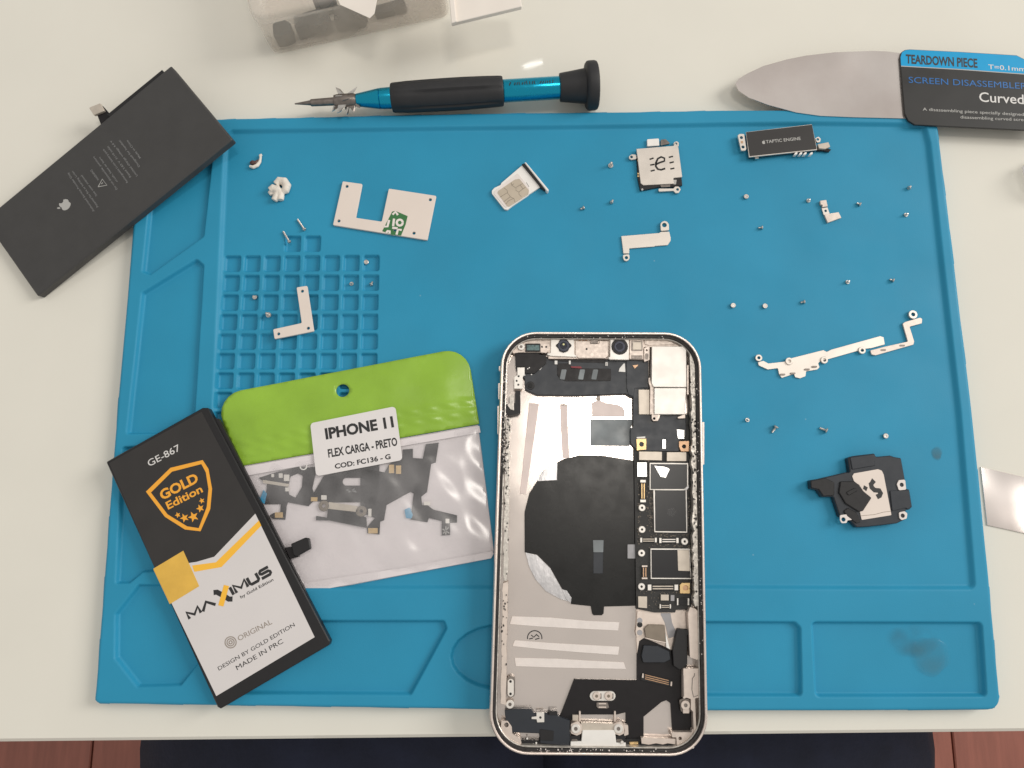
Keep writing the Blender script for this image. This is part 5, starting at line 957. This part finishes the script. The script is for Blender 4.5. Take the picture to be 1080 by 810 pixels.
def screw(px, py, me, pose, ang, label, zfix=None):
    """pose: 'up' shank up, 'side' lying with the shank towards ang, 'flat' recess up"""
    o = link(bpy.data.objects.new('screw', me)); z = (mat_z(px, py) if zfix is None else zfix * MM) + .06 * MM; hr = max(v.co.x for v in me.vertices); top = max(v.co.z for v in me.vertices)
    if pose == 'up': o.location = flat(z).pt(px, py); o.rotation_euler = (0, 0, math.radians(ang))
    elif pose == 'flat': o.rotation_euler = (math.pi, 0, math.radians(ang)); p = flat(z).pt(px, py); o.location = (p.x, p.y, z + top)
    else:
        a = math.radians(ang); p = flat(z + hr * .8).pt(px, py); d = Vector((math.cos(a), math.sin(a), -.30 if zfix is None else -.06)).normalized(); o.rotation_euler = d.to_track_quat('Z', 'X').to_euler(); p = p - d * top * .45; o.location = (p.x, p.y, z + hr)
    tag(o, label, 'screw', 'loose screws on the blue mat')
screw(644, 175, SB, 'up', 0, 'screw standing head-down just left of the card reader')
screw(614.5, 219.5, SM, 'side', 200, 'leftmost of the screws between chip tray and card reader')
screw(645.5, 212.5, SM, 'side', 60, 'small screw between card reader and stepped steel bracket')
screw(786.5, 208, SS, 'flat', 0, 'pale recess-up screw below the left end of vibration motor')
screw(802.5, 240, SM, 'side', 180, 'dark lying screw straight below the pale recess-up screw')
screw(852.3, 212, SM, 'up', 0, 'upright screw just left of the tiny tan clip')
screw(906, 215, SM, 'side', 150, 'lying screw just right of the tiny tan clip')
screw(959.5, 197.5, SM, 'side', 40, 'upper of the two screws near right mat border')
screw(955, 227, SM, 'up', 0, 'upright screw, lower of two near the right mat border')
screw(893.5, 297.8, SM, 'up', 0, 'upright screw above the middle of the long zigzag bracket')
screw(941, 295.3, SM, 'side', 160, 'lying screw above the right eyelet of the long zigzag bracket')
screw(847, 318.5, SM, 'side', 190, 'dark lying screw right of two pale ring-topped screws')
screw(772.7, 322.6, SS, 'flat', 0, 'left one of two pale ring-topped screws')
screw(806.3, 323.2, SS, 'flat', 20, 'right one of two pale ring-topped screws')
screw(788, 443, SM, 'up', 0, 'leftmost screw in the row above the loudspeaker')
screw(817, 452.5, SB, 'side', 235, 'pale screw tilted with its tip to lower left, above loudspeaker')
screw(869, 453, SB, 'side', 155, 'lying screw with its tip to upper left, above loudspeaker')
screw(933.3, 460, SS, 'flat', 0, 'ring-topped screw above the right side of the loudspeaker')
screw(386.5, 277, SS, 'flat', 0, 'bright screw in the top right pocket of the grid')
screw(371, 299.5, SM, 'up', 0, 'dark screw in second grid row, second pocket from right')
screw(392, 299, SM, 'side', 70, 'dark screw in second grid row, rightmost pocket')
screw(269.3, 313.7, SS, 'flat', 0, 'bright screw left of the L-shaped plate, on grid rib')
screw(283.5, 332.5, SB, 'up', 0, 'screw standing just above the foot of L-shaped plate')
screw(302.5, 250.5, SP, 'side', 122, 'long thin screw reaching into the extra grid pocket', ZTRAY)
screw(318, 237.5, SP, 'side', 125, 'long thin screw lying clear above the extra grid pockets', ZTRAY)
# ------------------------------------------------------------------ glue and smears on the mat
def puddle(name, label, px, py, rx, ry, hgt, mat, seed):
    z = mat_z(px, py) + .03 * MM; c = flat(z).pt(px, py); rr_ = random.Random(seed); n = 40; V = [Vector((c.x, c.y, z + hgt * MM))]; F = []
    ph = [rr_.uniform(0, 6) for _ in range(4)]
    for j, (k, hz) in enumerate(((.5, 1.0), (.8, .9), (.93, .95), (1.0, .02))):
        for i in range(n):
            a = 2 * math.pi * i / n; w_ = 1 + .10 * math.sin(2 * a + ph[0]) + .07 * math.sin(3 * a + ph[1]) + .04 * math.sin(5 * a + ph[2])
            V.append(Vector((c.x + rx * MM * k * w_ * math.cos(a), c.y + ry * MM * k * w_ * math.sin(a), z + hgt * MM * hz)))
    for i in range(n): F.append((0, 1 + i, 1 + (i + 1) % n))
    for j in range(3):
        for i in range(n): a0 = 1 + j * n; F.append((a0 + i, a0 + n + i, a0 + n + (i + 1) % n, a0 + (i + 1) % n))
    o = mk(name, V, F, mat, None, True, org=(c.x, c.y, z)); tag(o, label, 'stain'); return o
puddle('glue_spot', 'dried glossy glue spot in the bottom right pocket', 981, 692, 6.5, 7.0, .45, 'glue_film', 4)
puddle('glue_smear', 'dull glue smear left of the dried glue spot', 962, 676, 9.5, 6.0, .12, 'smear', 8)
film('smudge', (0.07, 0.17, 0.20), 0.38, 0.5, 0.15, feather=(0.0026, 0.003))
puddle('dark_smudge', 'dark smudge on the tray near right mat border', 988, 478, 2.1, 2.4, .1, 'smudge', 2)
